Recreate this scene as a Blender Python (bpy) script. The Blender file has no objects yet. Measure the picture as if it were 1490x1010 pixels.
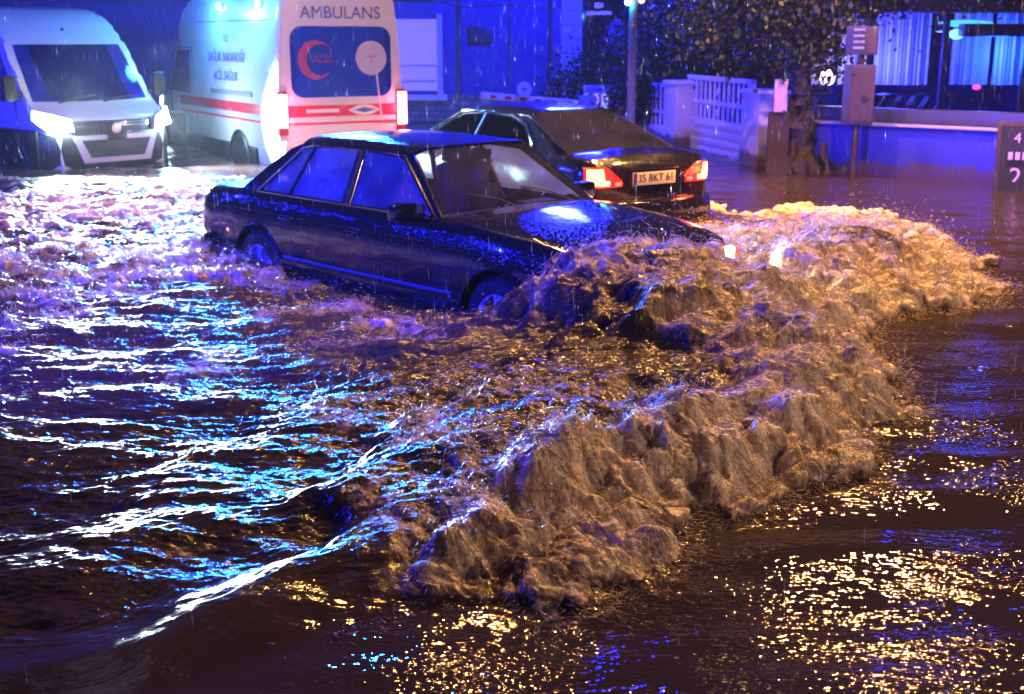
import bpy, bmesh, math, random
import numpy as np
from mathutils import Vector, Matrix
R = math.radians
random.seed(7)
SC = bpy.context.scene
COL = SC.collection
PI = math.pi

# ------------------------------------------------------------------ camera
CAM_H, PITCH, FPX = 2.13, 0.247, 1784.0
def ray(px, py):
    a = (px-745)/FPX; b = (505-py)/FPX
    c, s = math.cos(PITCH), math.sin(PITCH)
    return Vector((a, c+b*s, -s+b*c))
def at(px, py, z):                       # where the ray of a photo pixel meets the level z
    d = ray(px, py); t = (z-CAM_H)/d.z
    return Vector((d.x*t, d.y*t, z))
def atY(px, py, Y):                      # ... and where it meets depth Y
    d = ray(px, py); t = Y/d.y
    return Vector((d.x*t, Y, CAM_H+d.z*t))
cd = bpy.data.cameras.new('camera'); cam = bpy.data.objects.new('camera', cd); COL.objects.link(cam)
cam.location = (0, 0, CAM_H); cam.rotation_euler = (PI/2-PITCH, 0, 0)
cd.sensor_width = 36; cd.lens = 36*FPX/1490; cd.clip_end = 500; cd.clip_start = 0.05
cd.dof.use_dof = True; cd.dof.focus_distance = 5.2; cd.dof.aperture_fstop = 4.0
SC.camera = cam
WL = 0.35                                # level of the flood water

# ------------------------------------------------------------------ helpers
def tag(o, label=None, cat=None, group=None, kind=None):
    if label: o['label'] = label
    if cat: o['category'] = cat
    if group: o['group'] = group
    if kind: o['kind'] = kind
    return o
def thing(name, label, cat, loc=(0,0,0), rz=0, group=None):
    o = bpy.data.objects.new(name, None); COL.objects.link(o)
    o.location = loc; o.rotation_euler = (0,0,rz); o.empty_display_size = .1
    return tag(o, label, cat, group)
def link(name, me, m, parent=None, smooth=35):
    if m is not None:
        me.materials.clear(); me.materials.append(m)
    if smooth:
        me.polygons.foreach_set('use_smooth', [True]*len(me.polygons))
        me.set_sharp_from_angle(angle=R(smooth))
    o = bpy.data.objects.new(name, me); COL.objects.link(o)
    if parent: o.parent = parent
    return o
def obj(name, bm, m, parent=None, smooth=35):
    me = bpy.data.meshes.new(name)
    bmesh.ops.recalc_face_normals(bm, faces=bm.faces[:])
    bm.to_mesh(me); bm.free()
    return link(name, me, m, parent, smooth)
def pyobj(name, vs, fs, m, parent=None, smooth=35):
    bm = bmesh.new(); v = [bm.verts.new(p) for p in vs]
    for f in fs:
        try: bm.faces.new([v[i] for i in f])
        except ValueError: pass
    return obj(name, bm, m, parent, smooth)
def box(bm, c, s, bev=0.0, rot=None):
    r = bmesh.ops.create_cube(bm, size=1)['verts']
    M = Matrix.Translation(c) @ (rot or Matrix.Identity(4)) @ Matrix.Diagonal((s[0], s[1], s[2], 1))
    bmesh.ops.transform(bm, matrix=M, verts=r)
    if bev:
        es = {e for v in r for e in v.link_edges}
        bmesh.ops.bevel(bm, geom=list(es), offset=bev, segments=2, affect='EDGES', profile=.6)
def cyl(bm, a, b, r1, r2=None, n=16, cap=True):
    a, b = Vector(a), Vector(b); d = b-a
    r = bmesh.ops.create_cone(bm, segments=n, radius1=r1, radius2=r1 if r2 is None else r2, depth=d.length, cap_ends=cap)['verts']
    bmesh.ops.transform(bm, matrix=Matrix.Translation((a+b)/2) @ d.to_track_quat('Z','Y').to_matrix().to_4x4(), verts=r)
def sph(bm, c, s, n=12, m=8, rot=None):
    r = bmesh.ops.create_uvsphere(bm, u_segments=n, v_segments=m, radius=1)['verts']
    bmesh.ops.transform(bm, matrix=Matrix.Translation(c) @ (rot or Matrix.Identity(4)) @ Matrix.Diagonal((*s, 1)), verts=r)
def tube(bm, pts, r, n=8, close=False):
    pts = [Vector(p) for p in pts]; N = len(pts); rings = []
    for i, p in enumerate(pts):
        if close: t = pts[(i+1)%N]-pts[i-1]
        else: t = pts[min(i+1,N-1)]-pts[max(i-1,0)]
        q = t.to_track_quat('Z','Y'); rr = r[i] if isinstance(r,(list,tuple)) else r
        rings.append([bm.verts.new(p + q @ Vector((rr*math.cos(2*PI*k/n), rr*math.sin(2*PI*k/n), 0))) for k in range(n)])
    M = N if close else N-1
    for i in range(M):
        A, B = rings[i], rings[(i+1)%N]
        for k in range(n): bm.faces.new((A[k], A[(k+1)%n], B[(k+1)%n], B[k]))
    if not close:
        bm.faces.new(rings[0][::-1]); bm.faces.new(rings[-1])
def grid(bm, P):                          # P[i][j] points
    V = [[bm.verts.new(p) for p in row] for row in P]
    for i in range(len(V)-1):
        for j in range(len(V[0])-1):
            bm.faces.new((V[i][j], V[i+1][j], V[i+1][j+1], V[i][j+1]))
    return V
def poly_holes(bm, outer, holes, f):      # a flat outline with holes; f maps (u,v) to a point
    es = []
    for loop in [outer]+holes:
        vs = [bm.verts.new(f(*p)) for p in loop]
        for i in range(len(vs)): es.append(bm.edges.new((vs[i], vs[(i+1)%len(vs)])))
    bmesh.ops.triangle_fill(bm, use_beauty=True, use_dissolve=False, edges=es)
def thicken(bm, vec):
    r = bmesh.ops.extrude_face_region(bm, geom=bm.faces[:])
    bmesh.ops.translate(bm, vec=vec, verts=[g for g in r['geom'] if isinstance(g, bmesh.types.BMVert)])
def interp(x, xs, ys): return float(np.interp(x, xs, ys))
def text(name, body, m, parent, loc, rot, size, ext=.002, align='CENTER'):
    cu = bpy.data.curves.new(name, 'FONT'); cu.body = body; cu.size = size; cu.extrude = ext; cu.align_x = align; cu.align_y = 'CENTER'
    cu.materials.append(m); o = bpy.data.objects.new(name, cu); COL.objects.link(o); o.parent = parent
    o.location = loc; o.rotation_euler = rot
    bpy.context.view_layer.update(); me = bpy.data.meshes.new_from_object(o.evaluated_get(bpy.context.evaluated_depsgraph_get()))
    bpy.data.objects.remove(o); bpy.data.curves.remove(cu); o = bpy.data.objects.new(name, me); COL.objects.link(o); o.parent = parent
    o.location = loc; o.rotation_euler = rot; me.materials.clear(); me.materials.append(m)
    return o
def roundrect(w, h, r, n=4, cx=0, cy=0):
    out = []
    for (sx, sy, a0) in ((1,1,0),(-1,1,90),(-1,-1,180),(1,-1,270)):
        for k in range(n+1):
            a = R(a0+90*k/n); out.append((cx+sx*(w/2-r)+r*math.cos(a), cy+sy*(h/2-r)+r*math.sin(a)))
    return out

# ------------------------------------------------------------------ materials
def mat(name, col=(.5,.5,.5), rough=.5, metal=0, coat=0, spec=.5, emis=None, es=0, trans=0, alpha=1, ior=1.45, bump=None, vary=None):
    m = bpy.data.materials.new(name); m.use_nodes = True; nt = m.node_tree; b = nt.nodes['Principled BSDF']
    b.inputs['Base Color'].default_value = (*col, 1); b.inputs['Roughness'].default_value = rough
    b.inputs['Metallic'].default_value = metal; b.inputs['Coat Weight'].default_value = coat; b.inputs['Coat Roughness'].default_value = .05
    b.inputs['Specular IOR Level'].default_value = spec; b.inputs['Transmission Weight'].default_value = trans
    b.inputs['Alpha'].default_value = alpha; b.inputs['IOR'].default_value = ior
    if emis: b.inputs['Emission Color'].default_value = (*emis, 1); b.inputs['Emission Strength'].default_value = es
    tc = nt.nodes.new('ShaderNodeTexCoord')
    if vary:                              # (scale, amount)
        n = nt.nodes.new('ShaderNodeTexNoise'); n.inputs['Scale'].default_value = vary[0]; n.inputs['Detail'].default_value = 6
        nt.links.new(tc.outputs['Object'], n.inputs['Vector'])
        mx = nt.nodes.new('ShaderNodeMix'); mx.data_type = 'RGBA'; mx.inputs[6].default_value = (*[c*(1-vary[1]) for c in col], 1); mx.inputs[7].default_value = (*[min(1,c*(1+vary[1])) for c in col], 1)
        nt.links.new(n.outputs['Fac'], mx.inputs[0]); nt.links.new(mx.outputs[2], b.inputs['Base Color'])
    if bump:                              # (scale, strength, distance)
        n = nt.nodes.new('ShaderNodeTexNoise'); n.inputs['Scale'].default_value = bump[0]; n.inputs['Detail'].default_value = 4
        nt.links.new(tc.outputs['Object'], n.inputs['Vector'])
        bp = nt.nodes.new('ShaderNodeBump'); bp.inputs['Strength'].default_value = bump[1]; bp.inputs['Distance'].default_value = bump[2]
        nt.links.new(n.outputs['Fac'], bp.inputs['Height']); nt.links.new(bp.outputs['Normal'], b.inputs['Normal'])
    return m
def wet_paint(name, col, rough=.12, coat=1.0, drops=True, metal=0):
    m = mat(name, col, rough, coat=coat, metal=metal); nt = m.node_tree; b = nt.nodes['Principled BSDF']
    tc = [n for n in nt.nodes if n.type == 'TEX_COORD'][0]
    v = nt.nodes.new('ShaderNodeTexVoronoi'); v.inputs['Scale'].default_value = 55; v.inputs['Randomness'].default_value = 1
    nt.links.new(tc.outputs['Object'], v.inputs['Vector'])
    mr = nt.nodes.new('ShaderNodeMapRange'); mr.inputs[1].default_value = .12; mr.inputs[2].default_value = .38; mr.inputs[3].default_value = 1; mr.inputs[4].default_value = 0
    nt.links.new(v.outputs['Distance'], mr.inputs[0])
    bp = nt.nodes.new('ShaderNodeBump'); bp.inputs['Strength'].default_value = .35 if drops else .1; bp.inputs['Distance'].default_value = .002
    nt.links.new(mr.outputs[0], bp.inputs['Height'])
    n = nt.nodes.new('ShaderNodeTexNoise'); n.inputs['Scale'].default_value = 9
    nt.links.new(tc.outputs['Object'], n.inputs['Vector'])
    b2 = nt.nodes.new('ShaderNodeBump'); b2.inputs['Strength'].default_value = .12; b2.inputs['Distance'].default_value = .01
    nt.links.new(n.outputs['Fac'], b2.inputs['Height']); nt.links.new(bp.outputs['Normal'], b2.inputs['Normal'])
    nt.links.new(b2.outputs['Normal'], b.inputs['Normal']); nt.links.new(b2.outputs['Normal'], b.inputs['Coat Normal'])
    return m
def glass(name, tint=(.5,.55,.6), rough=.03, refl=1.5, drops=.25, fog=0):
    m = bpy.data.materials.new(name); m.use_nodes = True; nt = m.node_tree; nt.nodes.clear()
    out = nt.nodes.new('ShaderNodeOutputMaterial'); mx = nt.nodes.new('ShaderNodeMixShader')
    t = nt.nodes.new('ShaderNodeBsdfTransparent'); t.inputs[0].default_value = (*tint, 1)
    g = nt.nodes.new('ShaderNodeBsdfGlossy'); g.inputs['Roughness'].default_value = rough; g.inputs['Color'].default_value = (.9,.92,.95,1)
    ge = nt.nodes.new('ShaderNodeNewGeometry'); dt = nt.nodes.new('ShaderNodeVectorMath'); dt.operation = 'DOT_PRODUCT'; nt.links.new(ge.outputs['Normal'], dt.inputs[0]); nt.links.new(ge.outputs['Incoming'], dt.inputs[1])
    def mn(op, a, b_):
        q = nt.nodes.new('ShaderNodeMath'); q.operation = op
        for i, v_ in enumerate((a, b_)):
            if v_ is None: continue
            if isinstance(v_, (int, float)): q.inputs[i].default_value = v_
            else: nt.links.new(v_, q.inputs[i])
        return q
    f0 = ((refl-1)/(refl+1))**2; ab = mn('ABSOLUTE', dt.outputs['Value'], None); om = mn('SUBTRACT', 1.0, ab.outputs[0]); pw = mn('POWER', om.outputs[0], 5.0); f = mn('MULTIPLY', pw.outputs[0], 1-f0); f = mn('ADD', f.outputs[0], f0)
    tc = nt.nodes.new('ShaderNodeTexCoord'); v = nt.nodes.new('ShaderNodeTexVoronoi'); v.inputs['Scale'].default_value = 70
    nt.links.new(tc.outputs['Object'], v.inputs['Vector'])
    bp = nt.nodes.new('ShaderNodeBump'); bp.inputs['Strength'].default_value = drops; bp.inputs['Distance'].default_value = .002
    nt.links.new(v.outputs['Distance'], bp.inputs['Height']); nt.links.new(bp.outputs['Normal'], g.inputs['Normal'])
    src = t
    if fog:                               # condensation on the inside
        df = nt.nodes.new('ShaderNodeBsdfDiffuse'); df.inputs[0].default_value = (.55,.56,.60,1); tl_ = nt.nodes.new('ShaderNodeBsdfTranslucent'); tl_.inputs[0].default_value = (.5,.52,.58,1)
        m1 = nt.nodes.new('ShaderNodeMixShader'); m1.inputs[0].default_value = .4; nt.links.new(df.outputs[0], m1.inputs[1]); nt.links.new(tl_.outputs[0], m1.inputs[2])
        nz = nt.nodes.new('ShaderNodeTexNoise'); nz.inputs['Scale'].default_value = 2.2; nz.inputs['Detail'].default_value = 3; nt.links.new(tc.outputs['Object'], nz.inputs['Vector'])
        mr = nt.nodes.new('ShaderNodeMapRange'); mr.inputs[1].default_value = .3; mr.inputs[2].default_value = .7; mr.inputs[3].default_value = fog*.5; mr.inputs[4].default_value = min(1, fog*1.4); nt.links.new(nz.outputs['Fac'], mr.inputs[0])
        m2 = nt.nodes.new('ShaderNodeMixShader'); nt.links.new(mr.outputs[0], m2.inputs[0]); nt.links.new(t.outputs[0], m2.inputs[1]); nt.links.new(m1.outputs[0], m2.inputs[2]); src = m2
    nt.links.new(f.outputs[0], mx.inputs[0]); nt.links.new(src.outputs[0], mx.inputs[1]); nt.links.new(g.outputs[0], mx.inputs[2])
    nt.links.new(mx.outputs[0], out.inputs[0])
    return m
def emit(name, col, s):
    return mat(name, tuple(min(1, c) for c in col), .3, emis=col, es=s)
M = dict(
    black=wet_paint('black_paint', (.006,.006,.010)), black2=wet_paint('dark_paint', (.010,.008,.011)),
    white=wet_paint('white_paint', (.72,.72,.72), .3, .5, False),
    chrome=mat('chrome', (.75,.76,.78), .12, 1, bump=(30,.1,.002)), alloy=mat('alloy', (.55,.56,.58), .35, .3, vary=(20,.15)),
    satin=mat('satin_trim', (.16,.16,.17), .35, .3, vary=(20,.1)), rubber=mat('rubber', (.005,.005,.005), .6, bump=(60,.3,.003)), plastic=mat('black_plastic', (.02,.02,.022), .45, vary=(12,.2)),
    clad=mat('grey_cladding', (.03,.03,.035), .35, coat=.3, vary=(8,.15)),
    wind=glass('windscreen_glass', (.62,.65,.7), .03, 1.75, .2, .05), side=glass('side_glass', (.35,.36,.4), .05, 1.6, .35, .42), darkg=glass('dark_tinted_glass', (.05,.05,.06), .05, 1.7, .2), bluefilm=glass('blue_film_glass', (.07,.16,.85), .06, 1.5, .2),
    rearg=glass('rear_glass', (.06,.06,.07), .05, 1.5, .2, .06), vang=glass('van_glass', (.10,.12,.62), .06, 1.7, .3),
    seat=mat('seat_cloth', (.06,.055,.06), .9, bump=(80,.3,.003)), dash=mat('dash_vinyl', (.025,.024,.026), .55, bump=(90,.2,.002)),
    skin=mat('skin', (.45,.27,.19), .5, vary=(14,.1)), hair=mat('hair', (.02,.015,.012), .6, bump=(120,.5,.003)), cloth=mat('dark_jacket', (.035,.035,.05), .85, bump=(40,.4,.004)),
    redlens=mat('red_lens', (.35,.01,.012), .15, coat=1, emis=(1,.02,.02), es=.12, vary=(20,.2)), redglow=emit('red_glow_lens', (1,.02,.03), .9), redhot=emit('lit_red_lamp', (1,.27,.07), 11), orange=emit('orange_marker', (1,.35,.08), 2),
    pinkhot=emit('lit_rear_lamp', (1,.30,.55), 24),
    head=emit('headlight_lit', (.62,.93,1), 120), headw=emit('headlight_warm', (1,.8,.5), 40), beacon=emit('blue_beacon', (.10,.75,1), 60), beaconlens=emit('blue_lens', (.02,.2,.9), 3),
    lens=mat('clear_lens', (.5,.55,.6), .1, coat=1, bump=(50,.2,.002)),
    plate=mat('number_plate', (.75,.73,.75), .4, vary=(30,.08)), plateblue=mat('plate_blue', (.02,.06,.5), .4, vary=(10,.1)), ink=mat('black_ink', (.02,.02,.02), .6, vary=(10,.1)),
    red=mat('red_stripe', (.70,.02,.05), .4, vary=(6,.12)), blueletter=mat('blue_lettering', (.10,.10,.45), .5, vary=(6,.1)), crimson=mat('crimson_emblem', (.33,.02,.14), .4, emis=(.8,.05,.45), es=.05, vary=(6,.1)),  # the crimson emblem has a faint glow put into its colour
    whiteflat=mat('white_enamel', (.8,.8,.8), .5, vary=(5,.05)), greyp=mat('grey_paint', (.3,.3,.32), .5, vary=(4,.12)),
    amber=mat('amber_plastic', (.8,.25,.03), .3, vary=(9,.1)),
)

# ------------------------------------------------------------------ wheels
def wheel(parent, x, y, side, r=.315, rim=.20, spokes=5, w=.20):
    bm = bmesh.new()
    prof = [(rim, -w*.5), (rim+.03, -w*.52), (r-.03, -w*.5), (r, -w*.36), (r, w*.36), (r-.03, w*.5), (rim+.03, w*.52), (rim, w*.5)]
    P = [[(rr*math.cos(2*PI*k/40), yy, rr*math.sin(2*PI*k/40)) for (rr, yy) in prof] for k in range(41)]
    grid(bm, P); bmesh.ops.remove_doubles(bm, verts=bm.verts[:], dist=1e-4)
    t = obj('wheel', bm, M['rubber'], parent); t.location = (x, y, r)
    bm = bmesh.new(); o = side*w*.42
    P = [[(rr*math.cos(2*PI*k/40), yy, rr*math.sin(2*PI*k/40)) for (rr, yy) in ((rim, -w*.4*side), (rim-.02, o*.6), (rim-.012, o), (rim+.008, o+side*.008), (rim+.012, o))] for k in range(41)]
    grid(bm, P); bmesh.ops.remove_doubles(bm, verts=bm.verts[:], dist=1e-4)
    for k in range(spokes):
        a = 2*PI*k/spokes+.3
        for da in (-.10, .10):
            c, s = math.cos(a+da), math.sin(a+da)
            p0 = Vector((.05*c, o*.8, .05*s)); p1 = Vector(((rim-.008)*c, o*.9, (rim-.008)*s))
            tube(bm, [p0, (p0+p1)/2+Vector((0, side*.012, 0)), p1], [.02, .017, .022], 6)
    cyl(bm, (0, o*.6, 0), (0, o*1.05, 0), .06, .045, 16)
    obj('rim', bm, M['alloy'], t)
    return t

# ------------------------------------------------------------------ driver (one continuous skinned body)
def person_seated(label, loc, rz, parent_none=None):
    root = thing('person', label, 'person', loc, rz)
    J = {'pel':(0,0,.0,.13), 'bel':(-.03,0,.16,.125), 'che':(-.06,0,.36,.15), 'nk0':(-.06,0,.50,.075), 'nk':(-.045,0,.56,.052), 'hd0':(-.03,0,.62,.075), 'hd':(-.025,0,.70,.098), 'hd1':(-.03,0,.78,.07),
         'kl':(.44,.11,.06,.065), 'kr':(.44,-.11,.06,.065), 'al':(.72,.11,-.30,.045), 'ar':(.72,-.11,-.30,.045), 'hl':(.02,.10,.0,.09), 'hr':(.02,-.10,.0,.09), 'tl':(.84,.11,-.32,.035), 'tr':(.84,-.11,-.32,.035)}
    for s, k in ((1,'l'), (-1,'r')):
        J['s'+k] = (-.06, .19*s, .45, .062); J['e'+k] = (.10, .27*s, .22, .045); J['w'+k] = (.34, .17*s, .33, .028); J['h'+k+'a'] = (.40, .155*s, .35, .036)
    E = [('pel','bel'),('bel','che'),('che','nk0'),('nk0','nk'),('nk','hd0'),('hd0','hd'),('hd','hd1'),('pel','hl'),('pel','hr'),('hl','kl'),('hr','kr'),('kl','al'),('kr','ar'),('al','tl'),('ar','tr')]
    for k in 'lr': E += [('che','s'+k),('s'+k,'e'+k),('e'+k,'w'+k),('w'+k,'h'+k+'a')]
    for s, k in ((1,'l'), (-1,'r')):      # five fingers curled round the wheel rim
        for i in range(4):
            z0 = .375-.018*i
            a, b, c = f'f{k}{i}a', f'f{k}{i}b', f'f{k}{i}c'
            J[a] = (.425, .15*s, z0, .010); J[b] = (.458-.002*i, .145*s, z0-.004, .009); J[c] = (.462, .120*s, z0-.008, .008)
            E += [('h'+k+'a', a), (a, b), (b, c)]
        J[f't{k}a'] = (.405, .125*s, .372, .011); J[f't{k}b'] = (.432, .108*s, .385, .009); E += [('h'+k+'a', f't{k}a'), (f't{k}a', f't{k}b')]
    names = list(J); me = bpy.data.meshes.new('body'); me.from_pydata([J[n][:3] for n in names], [(names.index(a), names.index(b)) for a, b in E], [])
    o = bpy.data.objects.new('body', me); COL.objects.link(o)
    md = o.modifiers.new('s', 'SKIN'); sv = me.skin_vertices[0].data
    for i, n in enumerate(names):
        sv[i].radius = (J[n][3], J[n][3]*(1.25 if n == 'che' else 1)); sv[i].use_root = (n == 'pel')
    o.modifiers.new('u', 'SUBSURF').levels = 2
    dg = bpy.context.evaluated_depsgraph_get(); m2 = bpy.data.meshes.new_from_object(o.evaluated_get(dg))
    bpy.data.objects.remove(o)
    b = link('body', m2, M['cloth'], root, 0)
    m2.materials.append(M['skin']); m2.polygons.foreach_set('use_smooth', [True]*len(m2.polygons))
    for p in m2.polygons:
        c = p.center
        if c.z > .55 or c.x > .37 and c.z > .25: p.material_index = 1
    bm = bmesh.new()                      # face details
    bm.free()
    for s in (1, -1): bm = bmesh.new(); sph(bm, (.066, .034*s, .715), (.012, .016, .010), 8, 6); obj('eye', bm, M['whiteflat'], root)
    bm = bmesh.new(); tube(bm, [(.062,0,.725), (.085,0,.69), (.07,0,.68)], [.010,.016,.008], 6); obj('nose', bm, M['skin'], root)
    bm = bmesh.new(); sph(bm, (-.045, 0, .745), (.105, .092, .085), 14, 10)
    obj('hair', bm, M['hair'], root)
    for s in (1, -1): bm = bmesh.new(); sph(bm, (-.02, .092*s, .70), (.018, .008, .03), 8, 6); obj('ear', bm, M['skin'], root)
    return root

# ------------------------------------------------------------------ saloon cars
def saloon(name, label, loc, rz, p, paint):
    """local axes: X forward from the front axle, Y left, Z up from the road"""
    root = thing(name, label, 'car', loc, rz)
    wb, fx, rx, hw = p['wb'], p['fx'], p['rx'], p['hw']
    deckx, deckz = p['deckx'], p['deckz']; cab0, cab1 = p['cab']         # front and rear limits of the tub
    N = 90; xs = sorted(set([fx + (rx-fx)*i/N for i in range(N+1)] + [fx-.01, fx-.04, rx+.01, rx+.04, cab0, cab0-.02, cab1, cab1+.02]), reverse=True)
    rows = []
    for x in xs:
        w = hw*interp(x, [rx, rx+.05, rx+.20, rx+.7, -wb*.5, fx-.75, fx-.22, fx-.06, fx], p['plan'])
        zd = interp(x, deckx, deckz); zs = zd - .035
        e = max(0, 1-min(fx-x, x-rx)/.05)                                # rounding at both ends
        zb = .20+.05*e; zt = zd-.03*e*e; zs = min(zs, zt-.02)
        side = [(.0, zb), (.70*w, zb), (.93*w, zb+.02), (.985*w, zb+.08), (w, .34), (w*1.0, .44), (w*.992, .452), (w*.992, .47), (w*1.0, .56), (w*.998, .66), (w*.985, zs-.14), (w*.965, zs-.06), (w*.94, zs-.015), (w*.91, zs+.008), (w*.87, zs+.02)]
        if cab1 < x < cab0: top = [(w*.83, zs+.022), (w*.82, .60), (.5*w, .50), (.2*w, .50), (0, .50)]
        else: top = [(w*.80, zt-.008), (w*.72, zt+.002), (.5*w, zt+.012), (.2*w, zt+.022), (0, zt+.024)]
        half = side+top
        rows.append([(x, -y, z) for (y, z) in half] + [(x, y, z) for (y, z) in half[::-1][1:-1]])
    bm = bmesh.new(); V = [[bm.verts.new(q) for q in r] for r in rows]; n = len(V[0])
    for i in range(len(V)-1):
        for j in range(n): bm.faces.new((V[i][j], V[i+1][j], V[i+1][(j+1)%n], V[i][(j+1)%n]))
    bm.faces.new(V[0]); bm.faces.new(V[-1][::-1])
    bmesh.ops.recalc_face_normals(bm, faces=bm.faces[:])
    me = bpy.data.meshes.new('body'); bm.to_mesh(me); bm.free()
    tmp = bpy.data.objects.new('tmp', me); COL.objects.link(tmp)
    bm = bmesh.new()
    for ax in (0, -wb):
        for s in (1, -1): ax_ = ax+(p.get('dxf', 0) if ax == 0 else -.01); cyl(bm, (ax_, s*(hw-.30), .315), (ax_, s*(hw+.2), .315), p.get('arch', .365), None, 48)
    cm = bpy.data.meshes.new('cut'); bm.to_mesh(cm); bm.free(); cut = bpy.data.objects.new('cut', cm); COL.objects.link(cut)
    md = tmp.modifiers.new('b', 'BOOLEAN'); md.object = cut; md.operation = 'DIFFERENCE'; md.solver = 'EXACT'
    bpy.context.view_layer.update(); dg = bpy.context.evaluated_depsgraph_get()
    me2 = bpy.data.meshes.new_from_object(tmp.evaluated_get(dg)); bpy.data.objects.remove(tmp); bpy.data.objects.remove(cut)
    body = link('body', me2, paint, root, 32)
    # arch lips
    for ax in (0, -wb):
        for s in (1, -1):
            bm = bmesh.new(); ra = p.get('arch', .365)
            tube(bm, [(ax+(p.get('dxf', 0) if ax == 0 else -.01)+ra*math.cos(a), s*hw*interp(ax, [-wb, 0], [.985, .985]), .315+ra*math.sin(a)) for a in [R(-10+200*k/24) for k in range(25)]], .012, 6)
            obj('arch_lip', bm, paint, body)
    for ax in (0, -wb):
        for s in (1, -1): wheel(root, ax+(p.get('dxf', 0) if ax == 0 else -.01), s*(hw-.118), s, rim=p.get('rim', .195), spokes=p.get('spokes', 5))
    # greenhouse
    yb, yr, z0, z1 = p['yb'], p['yr'], p['z0'], p['z1']
    def sy(z): return yb+(yr-yb)*(z-z0)/(z1-z0)
    for s in (1, -1):
        bm = bmesh.new(); poly_holes(bm, p['side'], p['wins'], lambda x, z: (x, s*sy(z), z)); thicken(bm, (0, -s*.035, 0))
        gh = obj('side_frame', bm, paint, root)
        for wn in p['wins']:
            bm = bmesh.new(); bm.faces.new([bm.verts.new((x, s*(sy(z)-.010), z)) for x, z in wn]); obj('side_window', bm, M[p.get('gside', 'side')], root, 0)
        for k in p['bars']:
            bm = bmesh.new(); pts = [(x, s*(sy(z)+.004), z) for x, z in k[1]]; tube(bm, pts, k[2], 6); obj('window_trim' , bm, M[k[0]], root)
    def arc(x, z, y, bow, n=13): return [(x+bow*(1-(t/1.0)**2), y*t, z+.0) for t in [-1+2*i/(n-1) for i in range(n)]]
    # roof
    (rx0, rx1) = p['roof']; bm = bmesh.new(); P = []
    for i in range(15):
        t = i/14; x = rx0+(rx1-rx0)*t
        zc = .0 + p['crown']*math.sin(PI*min(1, max(0, t))) ** .7
        row = []
        for j in range(21):
            u = -1+2*j/20; a = abs(u)
            y = yr*u; z = z1 + (zc+.045)*(1-a**4)**.6 - .0
            bow = .05*(1-u*u)*(1 if t < .5 else -1)*abs(1-2*t)**2
            row.append((x+bow, y*1.005, z if 0 < a < 1 or a == 0 else z1-.004))
        P.append(row)
    grid(bm, P); thicken(bm, (0, 0, -.02)); roof = obj('roof', bm, paint, root, 40)
    def screen(name, top, bot, m, trim='rubber'):
        # top / bot: (x centre-side, z, half width, bow)
        P = []
        for i in range(7):
            t = i/6; row = []
            for j in range(13):
                u = -1+2*j/12
                x = bot[0]+(top[0]-bot[0])*t + (bot[3]+(top[3]-bot[3])*t)*(1-u*u)
                y = (bot[2]+(top[2]-bot[2])*t)*u
                zt_ = z1 + .045*(1-abs(u)**4)**.6-.01; z = bot[1]+(zt_-bot[1])*t if True else 0
                row.append(Vector((x, y, z)))
            P.append(row)
        bm = bmesh.new(); grid(bm, P); g = obj(name, bm, m, root, 60)
        loop = P[0] + [r[-1] for r in P[1:-1]] + P[-1][::-1] + [r[0] for r in P[1:-1]][::-1]
        bm = bmesh.new(); tube(bm, loop, .011, 6, True); obj('screen_seal', bm, M[trim], g)
        return P
    w0, w1 = p['ws']; WP = screen('windscreen', w1, w0, M[p.get('gwind', 'wind')], p.get('seal', 'rubber'))
    b0, b1 = p['bs']; screen('rear_window', b1, b0, M['rearg'])
    # cabin
    bm = bmesh.new(); dx = w0[0]
    grid(bm, [[(dx+.16-.28*i-(.0), y, .93-.02*i) for y in (-.68, -.3, 0, .3, .68)] for i in range(2)]); box(bm, (dx-.18, 0, .80), (.20, 1.3, .26), .03)
    box(bm, (dx-.20, .36, .93), (.16, .34, .07), .03)
    dsh = obj('dashboard', bm, M['dash'], root)
    bm = bmesh.new(); c = Vector((dx-.42, .36, .86)); q = Vector((.85, 0, -.35)).to_track_quat('Z', 'Y')
    tube(bm, [c+q @ Vector((.185*math.cos(2*PI*k/24), .185*math.sin(2*PI*k/24), 0)) for k in range(24)], .014, 8, True)
    for a in (0, 120, 240): tube(bm, [c+q @ Vector((.17*math.cos(R(a+90)), .17*math.sin(R(a+90)), 0)), c], .012, 6)
    sph(bm, c, (.03, .06, .06)); cyl(bm, c, c+Vector((.25, 0, -.10)), .03)
    obj('steering_wheel', bm, M['plastic'], root)
    for s in (1, -1):
        bm = bmesh.new(); box(bm, (dx-1.0, .36*s, .93), (.14, .46, .56), .05, Matrix.Rotation(R(-14), 4, 'Y')); box(bm, (dx-.78, .36*s, .60), (.5, .48, .16), .04)
        st = obj('front_seat', bm, M['seat'], root)
        bm = bmesh.new(); box(bm, (dx-1.12, .36*s, 1.27), (.09, .26, .15), .035); cyl(bm, (dx-1.10, .36*s-.06, 1.1), (dx-1.11, .36*s-.06, 1.24), .008); cyl(bm, (dx-1.10, .36*s+.06, 1.1), (dx-1.11, .36*s+.06, 1.24), .008); obj('headrest', bm, M['seat'], st)
    bm = bmesh.new(); box(bm, (dx-2.0, 0, .86), (.16, 1.25, .5), .05, Matrix.Rotation(R(-18), 4, 'Y')); box(bm, (dx-1.75, 0, .6), (.5, 1.2, .16), .04); obj('rear_seat', bm, M['seat'], root)
    bm = bmesh.new(); box(bm, (w1[0]+.08, 0, 1.33), (.02, .22, .05), .01); cyl(bm, (w1[0]+.06, 0, 1.36), (w1[0]+.06, 0, 1.40), .01); obj('inside_mirror', bm, M['plastic'], root)
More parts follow.
